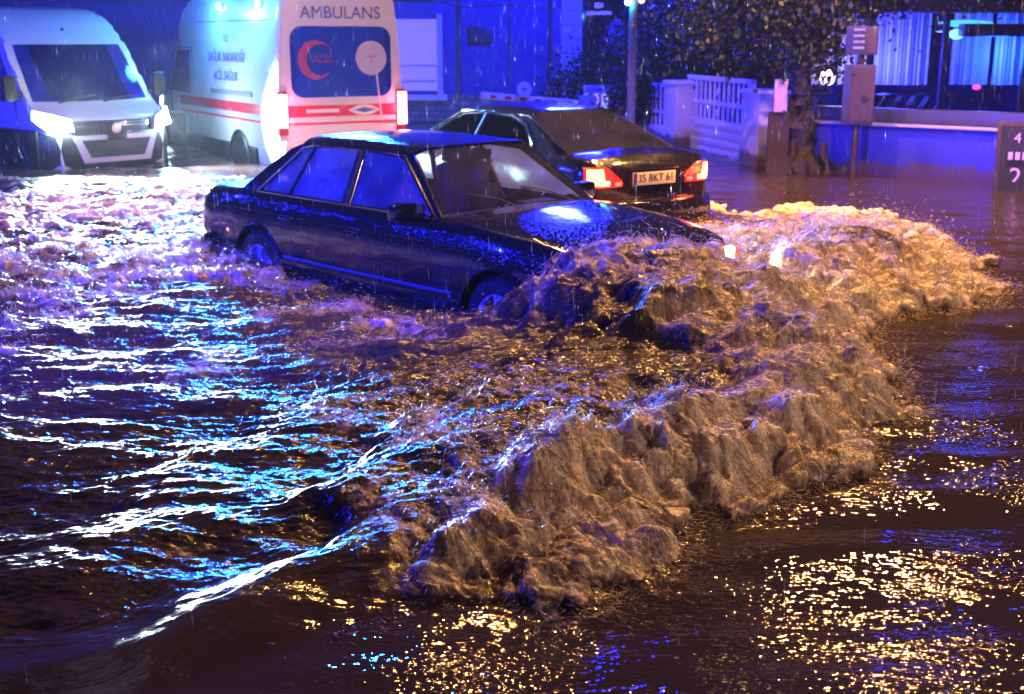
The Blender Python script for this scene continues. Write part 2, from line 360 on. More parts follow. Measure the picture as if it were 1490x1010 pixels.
    # mirrors
    for s in (1, -1):
        bm = bmesh.new(); box(bm, (p['mir'], s*(yb+.135), z0+.055), (.11, .20, .13), .03); box(bm, (p['mir']+.02, s*(yb+.02), z0+.02), (.09, .10, .05), .015)
        mi = obj('door_mirror', bm, paint, root)
        bm = bmesh.new(); box(bm, (p['mir']-.058, s*(yb+.135), z0+.055), (.004, .165, .10), .001); obj('mirror_glass', bm, M['chrome'], mi)
    # door seams, handles
    def ysur(x, z):
        w = hw*interp(x, [rx, rx+.05, rx+.20, rx+.7, -wb*.5, fx-.75, fx-.22, fx-.06, fx], p['plan']); zs = interp(x, deckx, deckz)-.035
        return w*interp(z, [.34, .44, .47, .56, .66, zs-.14, zs-.06, zs-.015], [1, 1, .992, 1, .998, .985, .965, .94])
    for s in (1, -1):
        for seam in p['seams']:
            bm = bmesh.new(); tube(bm, [(x, s*(ysur(x, z)-.0025), z) for x, z in seam], .005, 5); obj('door_seam', bm, M['ink'], body)
        for hx in p['handles']:
            bm = bmesh.new(); z = .775
            tube(bm, [(hx-.10, s*(ysur(hx, z)-.005), z), (hx-.085, s*(ysur(hx, z)+.022), z), (hx, s*(ysur(hx, z)+.03), z), (hx+.085, s*(ysur(hx, z)+.022), z), (hx+.10, s*(ysur(hx, z)-.005), z)], .012, 8)
            obj('door_handle', bm, M['chrome'] if p.get('chrome_h') else paint, root)
            bm = bmesh.new(); sph(bm, (hx, s*(ysur(hx, z)+.001), z), (.075, .004, .028)); obj('handle_recess', bm, M['plastic'], root)
        for (m, x0, x1, z, r, ry) in p['strips']:
            bm = bmesh.new(); k = 14; tube(bm, [(x0+(x1-x0)*i/k, s*(ysur(x0+(x1-x0)*i/k, z)+ry), z) for i in range(k+1)], r, 6); obj('side_moulding', bm, M[m], root)
    # wipers
    for y0 in (-.10, .50):
        bm = bmesh.new(); a = Vector((w0[0]+.06+w0[3]*(1-(y0/.7)**2), y0, w0[1]-.005)); b = a+Vector((-.20, -.44, .155)); tube(bm, [a, (a+b)/2+Vector((.0,0,.03)), b], .006, 5); obj('wiper', bm, M['plastic'], root)
    return root, body, ysur

z0 = .935
CARX = dict(wb=2.80, dxf=.07, fx=.86, rx=-3.86, hw=.87,
    plan=[.84, .885, .93, .985, 1, .985, .93, .88, .80],
    deckx=[-3.86, -3.75, -3.2, -2.95, -2.8, -.6, -.3, .3, .62, .76, .83], deckz=[.90, .925, .965, .98, .965, .965, .965, .915, .865, .825, .70],
    cab=(-.50, -2.90), yb=.80, yr=.59, z0=z0, z1=1.36,
    side=[(-.53, z0), (-.80, 1.13), (-1.10, 1.35), (-1.4, 1.362), (-2.42, 1.362), (-2.60, 1.30), (-2.85, 1.14), (-3.10, z0+.02), (-3.12, z0)],
    wins=[[(-.66, .962), (-1.17, 1.315), (-1.55, 1.33), (-1.63, 1.33), (-1.60, .962)], [(-1.69, .962), (-1.71, 1.332), (-2.27, 1.328), (-2.40, .962)], [(-2.435, .962), (-2.31, 1.325), (-2.42, 1.305), (-2.80, .962)]],
    bars=[('chrome', [(-.60, .948), (-1.16, 1.333), (-1.3, 1.345), (-2.3, 1.345), (-2.44, 1.32), (-2.86, .95), (-.60, .948)], .009), ('chrome', [(-2.42, .955), (-2.29, 1.33)], .006), ('chrome', [(-1.70, .955), (-1.72, 1.33)], .006), ('chrome', [(-1.60, .955), (-1.635, 1.33)], .005), ('plastic', [(-1.645, .95), (-1.675, 1.335)], .022)],
    roof=(-1.06, -2.46), crown=.030, ws=((-.56, .955, .775, .15), (-1.08, 1.37, .58, .05)), bs=((-3.05, .975, .70, -.12), (-2.44, 1.37, .57, -.04)),
    mir=-.80, seams=[[(-.42, .25), (-.40, .60), (-.50, .90)], [(-1.66, .25), (-1.66, .90)], [(-2.30, .62), (-2.42, .75), (-2.50, .90)], [(-2.22, .25), (-2.30, .62)]],
    handles=[-1.48, -2.36], chrome_h=False,
    strips=[('satin', -.36, -2.40, .462, .013, .010), ('clad', .42, .80, .455, .012, .006), ('chrome', .60, -3.3, .79, .003, .0)], rim=.200, spokes=5, seal='chrome')
car, body, ysur = saloon('sedan', 'black old four-door sedan ploughing through the flood with its bonnet half under a wave', (.457, 8.657, -.045), -.8012, CARX, M['black'])
# hood crease, grille, lamps, bumpers
for s in (1, -1):
    bm = bmesh.new(); tube(bm, [(-.52, .60*s, .972), (0, .56*s, .925), (.5, .50*s, .888), (.76, .46*s, .832)], .008, 6); obj('bonnet_seam', bm, M['ink'], body)
    bm = bmesh.new(); box(bm, (.80, .60*s, .66), (.05, .34, .17), .02); h = obj('headlight', bm, M['headw'], car)
    bm = bmesh.new(); box(bm, (.77, .80*s, .66), (.10, .07, .16), .02); obj('indicator', bm, M['amber'], car)
    bm = bmesh.new(); box(bm, (-3.858, .50*s, .74), (.03, .34, .15), .01); obj('tail_light', bm, M['redlens'], car)
    bm = bmesh.new(); sph(bm, (-3.28, s*(ysur(-3.28, .60)), .585), (.022, .008, .016)); obj('side_marker', bm, M['orange'], car)
bm = bmesh.new(); box(bm, (.82, 0, .66), (.05, .62, .22), .02)
gr = obj('grille', bm, M['chrome'], car)
bm = bmesh.new()
for k in range(9): box(bm, (.848, -.24+.06*k, .66), (.006, .03, .18))
obj('grille_bars', bm, M['ink'], gr)
for x0, sgn in ((.86, 1), (-3.92, -1)):
    bm = bmesh.new(); P = []
    pts = [(x0-.30*sgn, -.86), (x0-.06*sgn, -.80), (x0, -.55), (x0+.02*sgn, 0), (x0, .55), (x0-.06*sgn, .80), (x0-.30*sgn, .86)]
    for (x, y) in pts: P.append([(x+d*sgn, y*(1+e), z) for (d, e, z) in ((-.05, 0, .30), (.0, .012, .32), (.01, .016, .40), (.01, .016, .50), (-.02, 0, .53), (-.06, -.03, .53))])
    grid(bm, P); obj('bumper', bm, M['clad'], car, 50)
bm = bmesh.new(); cyl(bm, (.79, 0, .845), (.79, 0, .90), .006); tube(bm, [(.79, .028*math.cos(a), .925+.028*math.sin(a)) for a in [2*PI*k/20 for k in range(20)]], .004, 6, True)
for a in (90, 210, 330): tube(bm, [(.79, 0, .925), (.79, .028*math.cos(R(a)), .925+.028*math.sin(R(a)))], [.004, .002], 5)
obj('bonnet_ornament', bm, M['chrome'], car)
drv = person_seated('person in a dark jacket holding the steering wheel inside the black old sedan', (0, 0, 0), 0)
drv.location = Matrix.Translation((.457, 8.657, -.045)) @ Matrix.Rotation(-.8012, 4, 'Z') @ Vector((-1.36, .36, .56)); drv.rotation_euler = (0, 0, -.8012); drv.scale = (.93, .93, .93)

# second saloon, seen from behind
tl, tr = at(888, 252, .86), at(1010, 247, .86); mid = (tl+tr)/2; a2 = R(124)
z02 = .97
CAR2 = dict(gside='darkg', gwind='darkg', wb=2.72, fx=.80, rx=-3.72, hw=.865,
    plan=[.80, .87, .94, .99, 1, .985, .91, .84, .74],
    deckx=[-3.72, -3.62, -3.35, -3.1, -2.9, -.3, .0, .4, .66, .80], deckz=[.90, 1.01, 1.04, 1.03, 1.0, .99, .96, .89, .80, .62],
    cab=(-.42, -2.75), yb=.79, yr=.56, z0=z02, z1=1.36,
    side=[(-.35, z02), (-.75, 1.19), (-1.15, 1.34), (-1.45, 1.362), (-2.15, 1.362), (-2.45, 1.32), (-2.85, 1.16), (-3.22, z02+.02), (-3.22, z02)],
    wins=[[(-.62, .995), (-1.0, 1.235), (-1.22, 1.305), (-1.58, 1.33), (-1.56, .995)], [(-1.63, .995), (-1.65, 1.332), (-2.10, 1.325), (-2.40, 1.25), (-2.62, 1.09), (-2.66, .995)]],
    bars=[('chrome', [(-.55, .98), (-1.0, 1.26), (-1.22, 1.325), (-1.6, 1.35), (-2.12, 1.345), (-2.44, 1.265), (-2.68, 1.09), (-2.72, .98)], .009), ('plastic', [(-1.6, .99), (-1.625, 1.33)], .02)],
    roof=(-1.10, -2.40), crown=.045, ws=((-.36, .985, .76, .20), (-1.12, 1.37, .55, .06)), bs=((-3.22, 1.03, .68, -.16), (-2.38, 1.37, .55, -.05)),
    mir=-.70, seams=[[(-.35, .25), (-.33, .60), (-.45, .93)], [(-1.6, .25), (-1.6, .94)], [(-2.2, .25), (-2.3, .62), (-2.55, .93)]], handles=[-1.42, -2.28],
    strips=[('clad', .40, -2.3, .50, .014, .004)], rim=.21, spokes=7)
o2 = Vector((mid.x, mid.y, 0)) - Matrix.Rotation(a2, 3, 'Z') @ Vector((-3.72, 0, 0))
car2, body2, ys2 = saloon('sedan', 'dark rounded sedan seen from behind with its tail lights lit', o2, a2, CAR2, M['black2'])
bm = bmesh.new()
P = []
for (x, y) in ((-3.40, -.86), (-3.68, -.80), (-3.80, -.5), (-3.83, 0), (-3.80, .5), (-3.68, .80), (-3.40, .86)): P.append([(x+d, y*(1+e), z) for (d, e, z) in ((.06, 0, .26), (.0, .014, .30), (-.01, .018, .44), (-.0, .016, .56), (.03, 0, .60), (.10, -.03, .61))])
grid(bm, P); obj('bumper', bm, M['black2'], car2, 50)
for s in (1, -1):
    # lamp cluster: wraps the corner, wide at the bottom, stepping narrower to the top
    bm = bmesh.new(); P = []
    for k in range(9):
        t = k/8; y = s*(.40+.385*t); x = -3.735+.012*t+.10*max(0, t-.72)/.28
        zt = .93 if t > .45 else .80+.13*t/.45
        P.append([(x, y, .735), (x-.014, y, .75), (x-.016, y, (.75+zt)/2), (x-.012, y, zt-.01), (x+.01, y, zt)])
    grid(bm, P); lamp = obj('tail_light', bm, M['redglow'], car2, 60)
    bm = bmesh.new(); P = []
    for k in range(9):
        t = k/8; y = s*(.56+.21*t); x = -3.757+.012*(y*s-.40)/.385+.10*max(0, (y*s-.40)/.385-.72)/.28
        zt = .915 if t > .35 else .80
        P.append([(x, y, .755), (x-.006, y, .775), (x-.006, y, zt-.02), (x, y, zt)])
    grid(bm, P); obj('lit_bulb', bm, M['redhot'], lamp, 60)
    bm = bmesh.new(); box(bm, (-3.752, s*.455, .765), (.012, .07, .035), .004); obj('reversing_lens', bm, M['lens'], lamp)
    bm = bmesh.new(); cyl(bm, (-3.80, s*.52, .27), (-3.88, s*.52, .27), .03); obj('exhaust', bm, M['chrome'], car2)
bm = bmesh.new(); box(bm, (-3.745, 0, .80), (.012, .54, .125), .004); pl = obj('number_plate', bm, M['plate'], car2)
bm = bmesh.new(); box(bm, (-3.753, .245, .80), (.004, .042, .118)); obj('blue_band', bm, M['plateblue'], pl)
text('plate_number', '35 BKT 61', M['ink'], pl, (-3.753, -.02, .80), (PI/2, 0, -PI/2), .105)
bm = bmesh.new(); box(bm, (-3.740, 0, .895), (.03, .60, .022), .006); obj('plate_trim', bm, M['black2'], car2)
bm = bmesh.new(); tube(bm, [(-3.735, .038*math.cos(a), .955+.038*math.sin(a)) for a in [2*PI*k/24 for k in range(24)]], .004, 6, True)
for a in (90, 210, 330): tube(bm, [(-3.735, 0, .955), (-3.735, .038*math.cos(R(a)), .955+.038*math.sin(R(a)))], [.005, .002], 5)
obj('boot_badge', bm, M['chrome'], car2)
bm = bmesh.new(); box(bm, (-2.44, 0, 1.385), (.05, .35, .025), .01); obj('high_brake_light', bm, M['ink'], car2)
#@@PART2
# ------------------------------------------------------------------ vans
def van_shell(root, paint, L, HT, prof_top, wmax=1.02, plan=None):
    """X forward, front at x=0; prof_top: (x, top height)"""
    txs, tzs = zip(*sorted(prof_top))
    def wz(z): return wmax*interp(z, [.3, .45, .9, 1.3, 1.9, HT-.35, HT-.12, HT-.03, HT], [.95, .985, 1, .99, .955, .91, .86, .78, .62])
    xs = sorted(set([-.0, -.03, -.08, -.15, -.25] + [-.4-.12*i for i in range(18)] + [-2.6-.3*i for i in range(60) if 2.6+.3*i < L-.15] + [-L+.12, -L+.04, -L]), reverse=True)
    rows = []
    for x in xs:
        zt = interp(x, txs, tzs); f = interp(x, [-L, -L+.04, -L+.15, -1.3, -.5, -.25, -.1, 0], [.95, .975, .99, 1, .975, .945, .90, .80])
        row = []
        for z in [.32, .40, .55, .75, .95, 1.15, 1.35, 1.6, 1.85, 2.1, 2.25, HT-.2, HT-.10, HT-.03, HT]:
            zz = min(z, zt); row.append((wz(zz)*f*(1 if z <= zt else .96**0), zz))
        row.append((row[-1][0]*.55, min(HT, zt)+.012)); row.append((0, min(HT, zt)+.02))
        # keep clipped points apart so that the top stays a proper strip
        k = [i for i, (y, z) in enumerate(row[:15]) if z >= zt-1e-6]
        for m_, i in enumerate(k): row[i] = (row[i][0]*(1-.30*m_/max(1, len(k))), row[i][1]+.010*m_/max(1, len(k)))
        row[15] = (row[14][0]*.6, row[14][1]+.004); row[16] = (0, row[14][1]+.006)
        rows.append([(x, -y, z) for y, z in row]+[(x, y, z) for y, z in row[::-1][1:]])
    bm = bmesh.new(); V = [[bm.verts.new(q) for q in r] for r in rows]; n = len(V[0])
    for i in range(len(V)-1):
        for j in range(n): bm.faces.new((V[i][j], V[i+1][j], V[i+1][(j+1)%n], V[i][(j+1)%n]))
    bm.faces.new(V[0]); bm.faces.new(V[-1][::-1])
    b = obj('body', bm, paint, root, 38)
    def surf(z, y):      # x of the front surface at height z
        pts = sorted(prof_top, key=lambda q: q[1]); 
        zz = [q[1] for q in pts]; xx = [q[0] for q in pts]
        f = np.interp(z, zz, xx); return float(f)
    return b, wz, surf
def front_patch(root, name, m, zs, half, surf, off=.012, bow=.10, n=11, y0=0, smooth=60):
    P = []
    for z in zs:
        h = half(z) if callable(half) else half
        P.append([(surf(z, 0)+off-bow*abs((u*h)/.9)**2.4+.0, y0+u*h, z) for u in [-1+2*j/(n-1) for j in range(n)]])
    bm = bmesh.new(); grid(bm, P); thicken(bm, (.012, 0, .004)); return obj(name, bm, m, root, smooth)

M['cab'] = mat('cab_blue_glow', (.10,.11,.25), .7, emis=(.01,.02,.8), es=.30, vary=(2,.3))
TOP = [(0, .98), (-.03, 1.02), (-.22, 1.12), (-.48, 1.21), (-1.12, 2.06), (-1.42, 2.36), (-1.75, 2.53), (-2.1, 2.58), (-7, 2.58)]
TOPF = TOP[:7]
hl, hr_ = at(62, 181, .98), at(250, 171, .98); vm = (hl+hr_)/2
va = math.atan2(hr_.y-hl.y, hr_.x-hl.x) - PI/2
VA = va
van = thing('van', 'white high-roof van facing the camera with both headlights shining', 'van', (vm.x, vm.y, 0), va)
van.location = Vector((vm.x, vm.y, 0)) + Matrix.Rotation(va, 3, 'Z') @ Vector((.05, 0, 0))
vb, wz, surf = van_shell(van, M['white'], 5.6, 2.58, TOP)
def vanfront(root, wz, surf, lit=True):
    ws = front_patch(root, 'windscreen', M['vang'], [1.235+.80*i/8 for i in range(9)], lambda z: wz(z)*.885-.02*(z-1.2), surf, .02, .03)
    # cab panel with blue light put into its material, and the dashboard
    bm = bmesh.new(); box(bm, (-1.3, 0, 1.5), (.02, 1.7, 1.0), .01); o = obj('cab_glow_panel', bm, M['cab'], root)
    bm = bmesh.new(); box(bm, (-.60, 0, 1.22), (.25, 1.7, .05), .02); obj('dashboard', bm, M['dash'], root)
    for y0 in (-.55, .15):
        bm = bmesh.new(); tube(bm, [(surf(1.24,0)+.06, y0, 1.235), (surf(1.30,0)+.07, y0+.35, 1.29), (surf(1.34,0)+.06, y0+.62, 1.33)], .010, 5); obj('wiper', bm, M['plastic'], root)
    # bumper block and grille
    bm = bmesh.new(); P = []
    for (x, y) in ((-.75, -1.035), (-.30, -1.02), (-.06, -.90), (.07, -.62), (.10, 0), (.07, .62), (-.06, .90), (-.30, 1.02), (-.75, 1.035)):
        P.append([(x+d, y*e, z) for (d, e, z) in ((-.06, .97, .34), (0, 1, .40), (.015, 1.005, .60), (0, 1, .80), (-.05, .98, .86))])
    grid(bm, P); obj('bumper', bm, M['plastic'], root, 60)
    bm = bmesh.new()                      # pale frame round the lower intake
    poly_holes(bm, [(-.66, .80), (.66, .80), (.52, .42), (-.52, .42)], [[(-.54, .735), (.54, .735), (.42, .49), (-.42, .49)]], lambda y, z: (.118-.05*(abs(y)/.62)**2, y, z)); thicken(bm, (.03, 0, 0))
    obj('intake_frame', bm, M['white'], root)
    bm = bmesh.new()
    for k in range(6): box(bm, (.095, 0, .50+.042*k), (.012, 1.02-.04*(5-k)*0, .016))
    obj('intake_slats', bm, M['plastic'], root)
    bm = bmesh.new(); P = [[(.055-.08*abs(u)**2.2, u*.62, z) for u in [-1+.2*j for j in range(11)]] for z in (.84, .88, .95, 1.0)]
    grid(bm, P); thicken(bm, (.03, 0, 0)); g = obj('grille', bm, M['plastic'], root)
    bm = bmesh.new(); tube(bm, [(.098-.08*abs(u)**2.2, u*.60, .925) for u in [-1+.2*j for j in range(11)]], .010, 5); tube(bm, [(.098-.08*abs(u)**2.2, u*.60, .965) for u in [-1+.2*j for j in range(11)]], .006, 5); obj('grille_bar', bm, M['chrome'], g)
    bm = bmesh.new(); cyl(bm, (.09, 0, .89), (.115, 0, .885), .075, None, 24); obj('badge_disc', bm, M['chrome'], g)
    bm = bmesh.new(); box(bm, (.125, 0, .765), (.012, .30, .07), .004); pp = obj('number_plate', bm, M['plastic'], root)
    for s in (1, -1):
        pts = [(.045, .60, .86), (.045, .64, 1.03), (-.06, .84, 1.10), (-.36, 1.0, 1.16), (-.34, 1.02, 1.02), (-.14, .95, .90)]
        bm = bmesh.new(); a = [bm.verts.new((x, s*y, z)) for x, y, z in pts]; bm.faces.new(a); thicken(bm, (.045, s*.03, 0)); h = obj('headlight', bm, M['lens'], root)
        bm = bmesh.new(); c = [(.05+.052, .62, .875), (.05+.05, .65, 1.02), (-.04+.052, .84, 1.085), (-.30+.05, .985, 1.13), (-.28+.052, 1.0, 1.03), (-.10+.055, .92, .91)]
        a = [bm.verts.new((x+.01, s*(y+.038), z)) for x, y, z in c]; bm.faces.new(a); thicken(bm, (.02, s*.012, 0)); obj('lit_bulb', bm, M['head'], h)
        bm = bmesh.new(); box(bm, (-.62, s*1.17, 1.45), (.14, .20, .36), .05); box(bm, (-.62, s*1.05, 1.36), (.06, .14, .05), .015); obj('door_mirror', bm, M['plastic'], root)
        bm = bmesh.new(); z_ = [1.30, 1.34, 1.9, 1.95]; f = lambda x, z: (x, s*(wz(z)+.006), z)
        w = [(-.72, 1.26), (-1.20, 1.92), (-1.9, 1.94), (-1.9, 1.24)]; a = [bm.verts.new(f(*q)) for q in w]; bm.faces.new(a); bmesh.ops.subdivide_edges(bm, edges=bm.edges[:], cuts=3, use_grid_fill=True); obj('cab_window', bm, M['vang'], root)
        bm = bmesh.new(); tube(bm, [(-.78, s*(wz(.4)+.003), .42), (-.80, s*(wz(1.2)+.003), 1.2), (-1.25, s*(wz(1.96)+.003), 1.97), (-2.0, s*(wz(1.97)+.003), 1.98), (-2.02, s*(wz(.42)+.003), .42)], .008, 5); obj('door_seam', bm, M['ink'], root)
        bm = bmesh.new(); box(bm, (-.92, s*(wz(.5)+.0), .60), (1.35, .05, .56), .02); obj('lower_cladding', bm, M['plastic'], root)
        for ax in (-.95, -4.3):
            wheel(root, ax, s*.90, s, .34, .20, 7, .22)
            bm = bmesh.new(); tube(bm, [(ax+.42*math.cos(a), s*1.01, .34+.42*math.sin(a)) for a in [R(180*k/16) for k in range(17)]], .035, 6); obj('wheel_arch', bm, M['plastic'], root)
            bm = bmesh.new(); cyl(bm, (ax, s*.955, .34), (ax, s*(wz(.5)+.004), .34), .40, None, 32); obj('arch_shadow_liner', bm, M['ink'], root)
vanfront(van, wz, surf)
for yy in (-.42, .42):                     # pressed ribs on the high forehead
    bm = bmesh.new(); tube(bm, [(surf(z, 0)+.012-.02, yy*(1-.12*(z-2.1)), z) for z in (2.12, 2.22, 2.34, 2.46, 2.52)], .016, 6); obj('roof_rib', bm, M['white'], van)
bm = bmesh.new(); sph(bm, (surf(2.25, 0)+.02, .05, 2.25), (.02, .03, .02)); obj('washer_nozzle', bm, M['plastic'], van)

# ambulance, seen from behind
aL, aR = at(412, 170, 1.05), at(581, 165, 1.05)
am = (aL+aR)/2; aa = R(121)
amb = thing('ambulance', 'white ambulance seen from behind with red stripe and blue beacons', 'ambulance', (0,0,0), aa)
AL = 5.9
amb.location = Vector((am.x, am.y, 0)) - Matrix.Rotation(aa, 3, 'Z') @ Vector((-AL, 0, 0))
ab, awz, asurf = van_shell(amb, M['white'], AL, 2.82, [(x, z*1.0 if z < 2.2 else z*1.093) for x, z in TOP])
vanfront(amb, awz, asurf)
XR = -AL
def rearf(y, z, off): return (XR-off, y, z)
wzr = lambda z: awz(z)*.95
bm = bmesh.new(); P = []                    # rear panel, slightly domed
for z in [.55, .8, 1.1, 1.4, 1.8, 2.2, 2.5, 2.7]:
    P.append([(XR-.035*(1-(u)**4)-.004, u*wzr(z)*.97, z) for u in [-1+.2*j for j in range(11)]])
grid(bm, P); obj('rear_doors', bm, M['white'], amb, 60)
bm = bmesh.new(); vs = [bm.verts.new(rearf(y, z, .046)) for y, z in roundrect(1.54, .98, .18, 5, 0, 1.80)]; bm.faces.new(vs); thicken(bm, (.02, 0, 0)); rw = obj('rear_window', bm, M['bluefilm'], amb)
bm = bmesh.new(); box(bm, (XR+.07, 0, 1.86), (.02, 1.6, 1.1)); obj('cabin_glow_panel', bm, mat('blue_cabin_glow', (.05, .10, .5), .5, emis=(.01,.07,.9), es=.65, vary=(3,.3)), amb)  # panel behind the rear window, blue cabin light put into its colour
# crescent: outer arc and offset inner arc
bm = bmesh.new(); a0 = R(38); out = [(.27*math.cos(a), .27*math.sin(a)) for a in [a0+(2*PI-2*a0)*k/30 for k in range(31)]]
inn = [(.075+.215*math.cos(a), .215*math.sin(a)) for a in [R(50)+(2*PI-2*R(50))*k/30 for k in range(31)]]
grid(bm, [[rearf(.40-y*1.0, 1.83+z, .05) for y, z in out], [rearf(.40-y, 1.83+z, .05) for y, z in inn]]); thicken(bm, (-.006, 0, 0)); cr = obj('crescent', bm, M['crimson'], amb)
text('crescent_word', 'ACİL', M['crimson'], amb, (XR-.052, .30, 1.83), (PI/2, 0, -PI/2), .13)
bm = bmesh.new(); cyl(bm, (XR-.046, -.45, 1.85), (XR-.058, -.45, 1.85), .24, None, 36); em = obj('round_sticker', bm, mat('pale_sticker', (.45,.40,.50), .5, emis=(.7,.6,.95), es=.08), amb)  # sticker colour includes a faint added glow
bm = bmesh.new(); box(bm, (XR-.062, -.45, 1.87), (.004, .16, .02)); box(bm, (XR-.062, -.45, 1.82), (.004, .02, .08)); obj('sticker_mark', bm, mat('faded_red', (.55,.15,.25), .5, vary=(9,.2)), em)
bm = bmesh.new(); tube(bm, [(XR-.07, -.52, 1.64), (XR-.075, -.58, 1.05)], .012, 6); obj('wiper', bm, M['whiteflat'], amb)
text('ambulance_word', 'AMBULANS', M['blueletter'], amb, (XR-.052, 0, 2.47), (PI/2, 0, -PI/2), .24)
def stripe(z0_, z1_, m, nm):
    bm = bmesh.new(); box(bm, (XR-.040, 0, (z0_+z1_)/2), (.006, 1.80, z1_-z0_)); o = obj(nm, bm, m, amb); return o
stripe(1.04, 1.20, M['red'], 'red_band'); stripe(.93, .965, M['red'], 'red_line')
bm = bmesh.new(); box(bm, (XR-.046, .32, 1.12), (.006, .50, .05), .002); obj('band_label', bm, M['whiteflat'], amb)
bm = bmesh.new()
for q in ([(-.26, 0), (-.12, .06), (.0, .075), (.12, .06), (.26, 0), (.12, -.06), (0, -.075), (-.12, -.06)],): vs = [bm.verts.new(rearf(-.33+y, 1.12+z, .046)) for y, z in q]; bm.faces.new(vs); thicken(bm, (-.008, 0, 0))
bd = obj('diamond_badge', bm, M['whiteflat'], amb)
bm = bmesh.new(); vs = [bm.verts.new(rearf(-.33+y, 1.12+z, .056)) for y, z in [(-.17, 0), (0, .04), (.17, 0), (0, -.04)]]; bm.faces.new(vs); thicken(bm, (-.004, 0, 0)); obj('badge_centre', bm, M['blueletter'], bd)
bm = bmesh.new(); box(bm, (XR-.041, 0, 1.45), (.006, .012, 1.9)); obj('door_gap', bm, mat('gap_grey', (.25,.25,.28), .6, vary=(9,.1)), amb) if False else bm.free()
bm = bmesh.new(); box(bm, (XR-.06, 0, .60), (.16, 1.9, .22), .04); obj('rear_bumper', bm, M['white'], amb)
for s in (1, -1):
    bm = bmesh.new(); box(bm, (XR-.01, s*(wzr(1.1)-.045), 1.10), (.10, .15, .62), .03); tlm = obj('tail_light', bm, M['redlens'], amb)
    bm = bmesh.new(); box(bm, (XR-.062, s*(wzr(1.1)-.045), 1.13), (.02, .12, .46), .008); box(bm, (XR-.02, s*(wzr(1.1)+.032), 1.13), (.07, .012, .46), .004); obj('lit_bulb', bm, M['pinkhot'], tlm)
    bm = bmesh.new(); box(bm, (-AL/2-.6, s*(awz(1.15)+.001), 1.12), (AL-1.5, .008, .15)); obj('side_red_band', bm, M['red'], amb)
    bm = bmesh.new(); box(bm, (-AL/2-.6, s*(awz(.97)+.001), .95), (AL-1.5, .008, .035)); obj('side_red_line', bm, M['red'], amb)
    bm = bmesh.new(); box(bm, (-AL+1.9, s*(awz(1.32)+.010), 1.32), (1.9, .02, .07), .005); obj('door_rail', bm, M['greyp'], amb)
    bm = bmesh.new(); box(bm, (-AL/2, s*(awz(.45)), .45), (AL-1.7, .03, .24), .01); obj('side_skirt', bm, M['plastic'], amb)
    for bx in (-AL+.75, -AL+2.5):
        bm = bmesh.new(); box(bm, (bx, s*(awz(2.6)-.005), 2.60), (.22, .05, .10), .02); bl = obj('side_beacon', bm, M['beaconlens'], amb)
        bm = bmesh.new(); sph(bm, (bx, s*(awz(2.6)+.03), 2.60), (.085, .03, .05)); obj('lit_lamp', bm, M['beacon'], bl)
    bm = bmesh.new(); tube(bm, [(-AL+.2, s*(awz(2.38)+.004), 2.38), (-2.2, s*(awz(2.38)+.004), 2.38)], .008, 5); obj('roof_seam', bm, M['greyp'], amb)
bm = bmesh.new(); box(bm, (XR+.14, 0, 2.87), (.24, 1.1, .12), .03); bl = obj('roof_light_bar', bm, M['beaconlens'], amb)
for y0 in (.4, -.4): bm = bmesh.new(); sph(bm, (XR+.02, y0, 2.88), (.05, .16, .05)); obj('lit_lamp', bm, M['beacon'], bl)
ang = PI                                    # lettering on its left flank (+Y side)
ty = awz(1.8)+.004
text('side_lettering', 'SAĞLIK BAKANLIĞI', M['blueletter'], amb, (-AL+2.1, awz(1.86)+.02, 1.84), (PI/2-.10, 0, PI), .20)
text('side_lettering', 'ACİL SAĞLIK', M['blueletter'], amb, (-AL+2.1, awz(1.60)+.02, 1.56), (PI/2-.08, 0, PI), .20)
text('side_lettering', 'T.C.', M['blueletter'], amb, (-AL+2.1, awz(2.12)+.03, 2.12), (PI/2-.10, 0, PI), .15)

# ------------------------------------------------------------------ place: walls, shops, gate ...
def wallpaint(name, col, rough=.6, sc=2.5):
    m = mat(name, col, rough, vary=(sc, .22), bump=(40, .25, .01)); nt = m.node_tree; b = nt.nodes['Principled BSDF']
    # muddy tide mark left by the flood, with a ragged edge
    ge = nt.nodes.new('ShaderNodeNewGeometry'); sp_ = nt.nodes.new('ShaderNodeSeparateXYZ'); nt.links.new(ge.outputs['Position'], sp_.inputs[0])
    n = nt.nodes.new('ShaderNodeTexNoise'); n.inputs['Scale'].default_value = 5; n.inputs['Detail'].default_value = 5; nt.links.new(ge.outputs['Position'], n.inputs['Vector'])
    a = nt.nodes.new('ShaderNodeMath'); a.operation = 'MULTIPLY_ADD'; a.inputs[1].default_value = -.30; nt.links.new(n.outputs['Fac'], a.inputs[0]); nt.links.new(sp_.outputs[2], a.inputs[2])
    r = nt.nodes.new('ShaderNodeMapRange'); r.inputs[1].default_value = .34; r.inputs[2].default_value = .42; r.inputs[3].default_value = .8; r.inputs[4].default_value = 0; nt.links.new(a.outputs[0], r.inputs[0])
    old = b.inputs['Base Color'].links[0].from_socket; x = nt.nodes.new('ShaderNodeMix'); x.data_type = 'RGBA'; x.inputs[7].default_value = (.07,.045,.03,1)
    nt.links.new(r.outputs[0], x.inputs[0]); nt.links.new(old, x.inputs[6]); nt.links.new(x.outputs[2], b.inputs['Base Color'])
    return m
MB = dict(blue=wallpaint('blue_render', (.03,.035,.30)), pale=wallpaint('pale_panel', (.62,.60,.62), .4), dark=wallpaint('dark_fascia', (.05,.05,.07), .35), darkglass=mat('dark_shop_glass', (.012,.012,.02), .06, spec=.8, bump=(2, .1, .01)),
    cream=wallpaint('cream_wall', (.70,.66,.66), .5), brown=wallpaint('brown_timber', (.05,.026,.016), .5), lilac=emit('lit_shop_window', (.42,.32,1), .38), curtain=None)
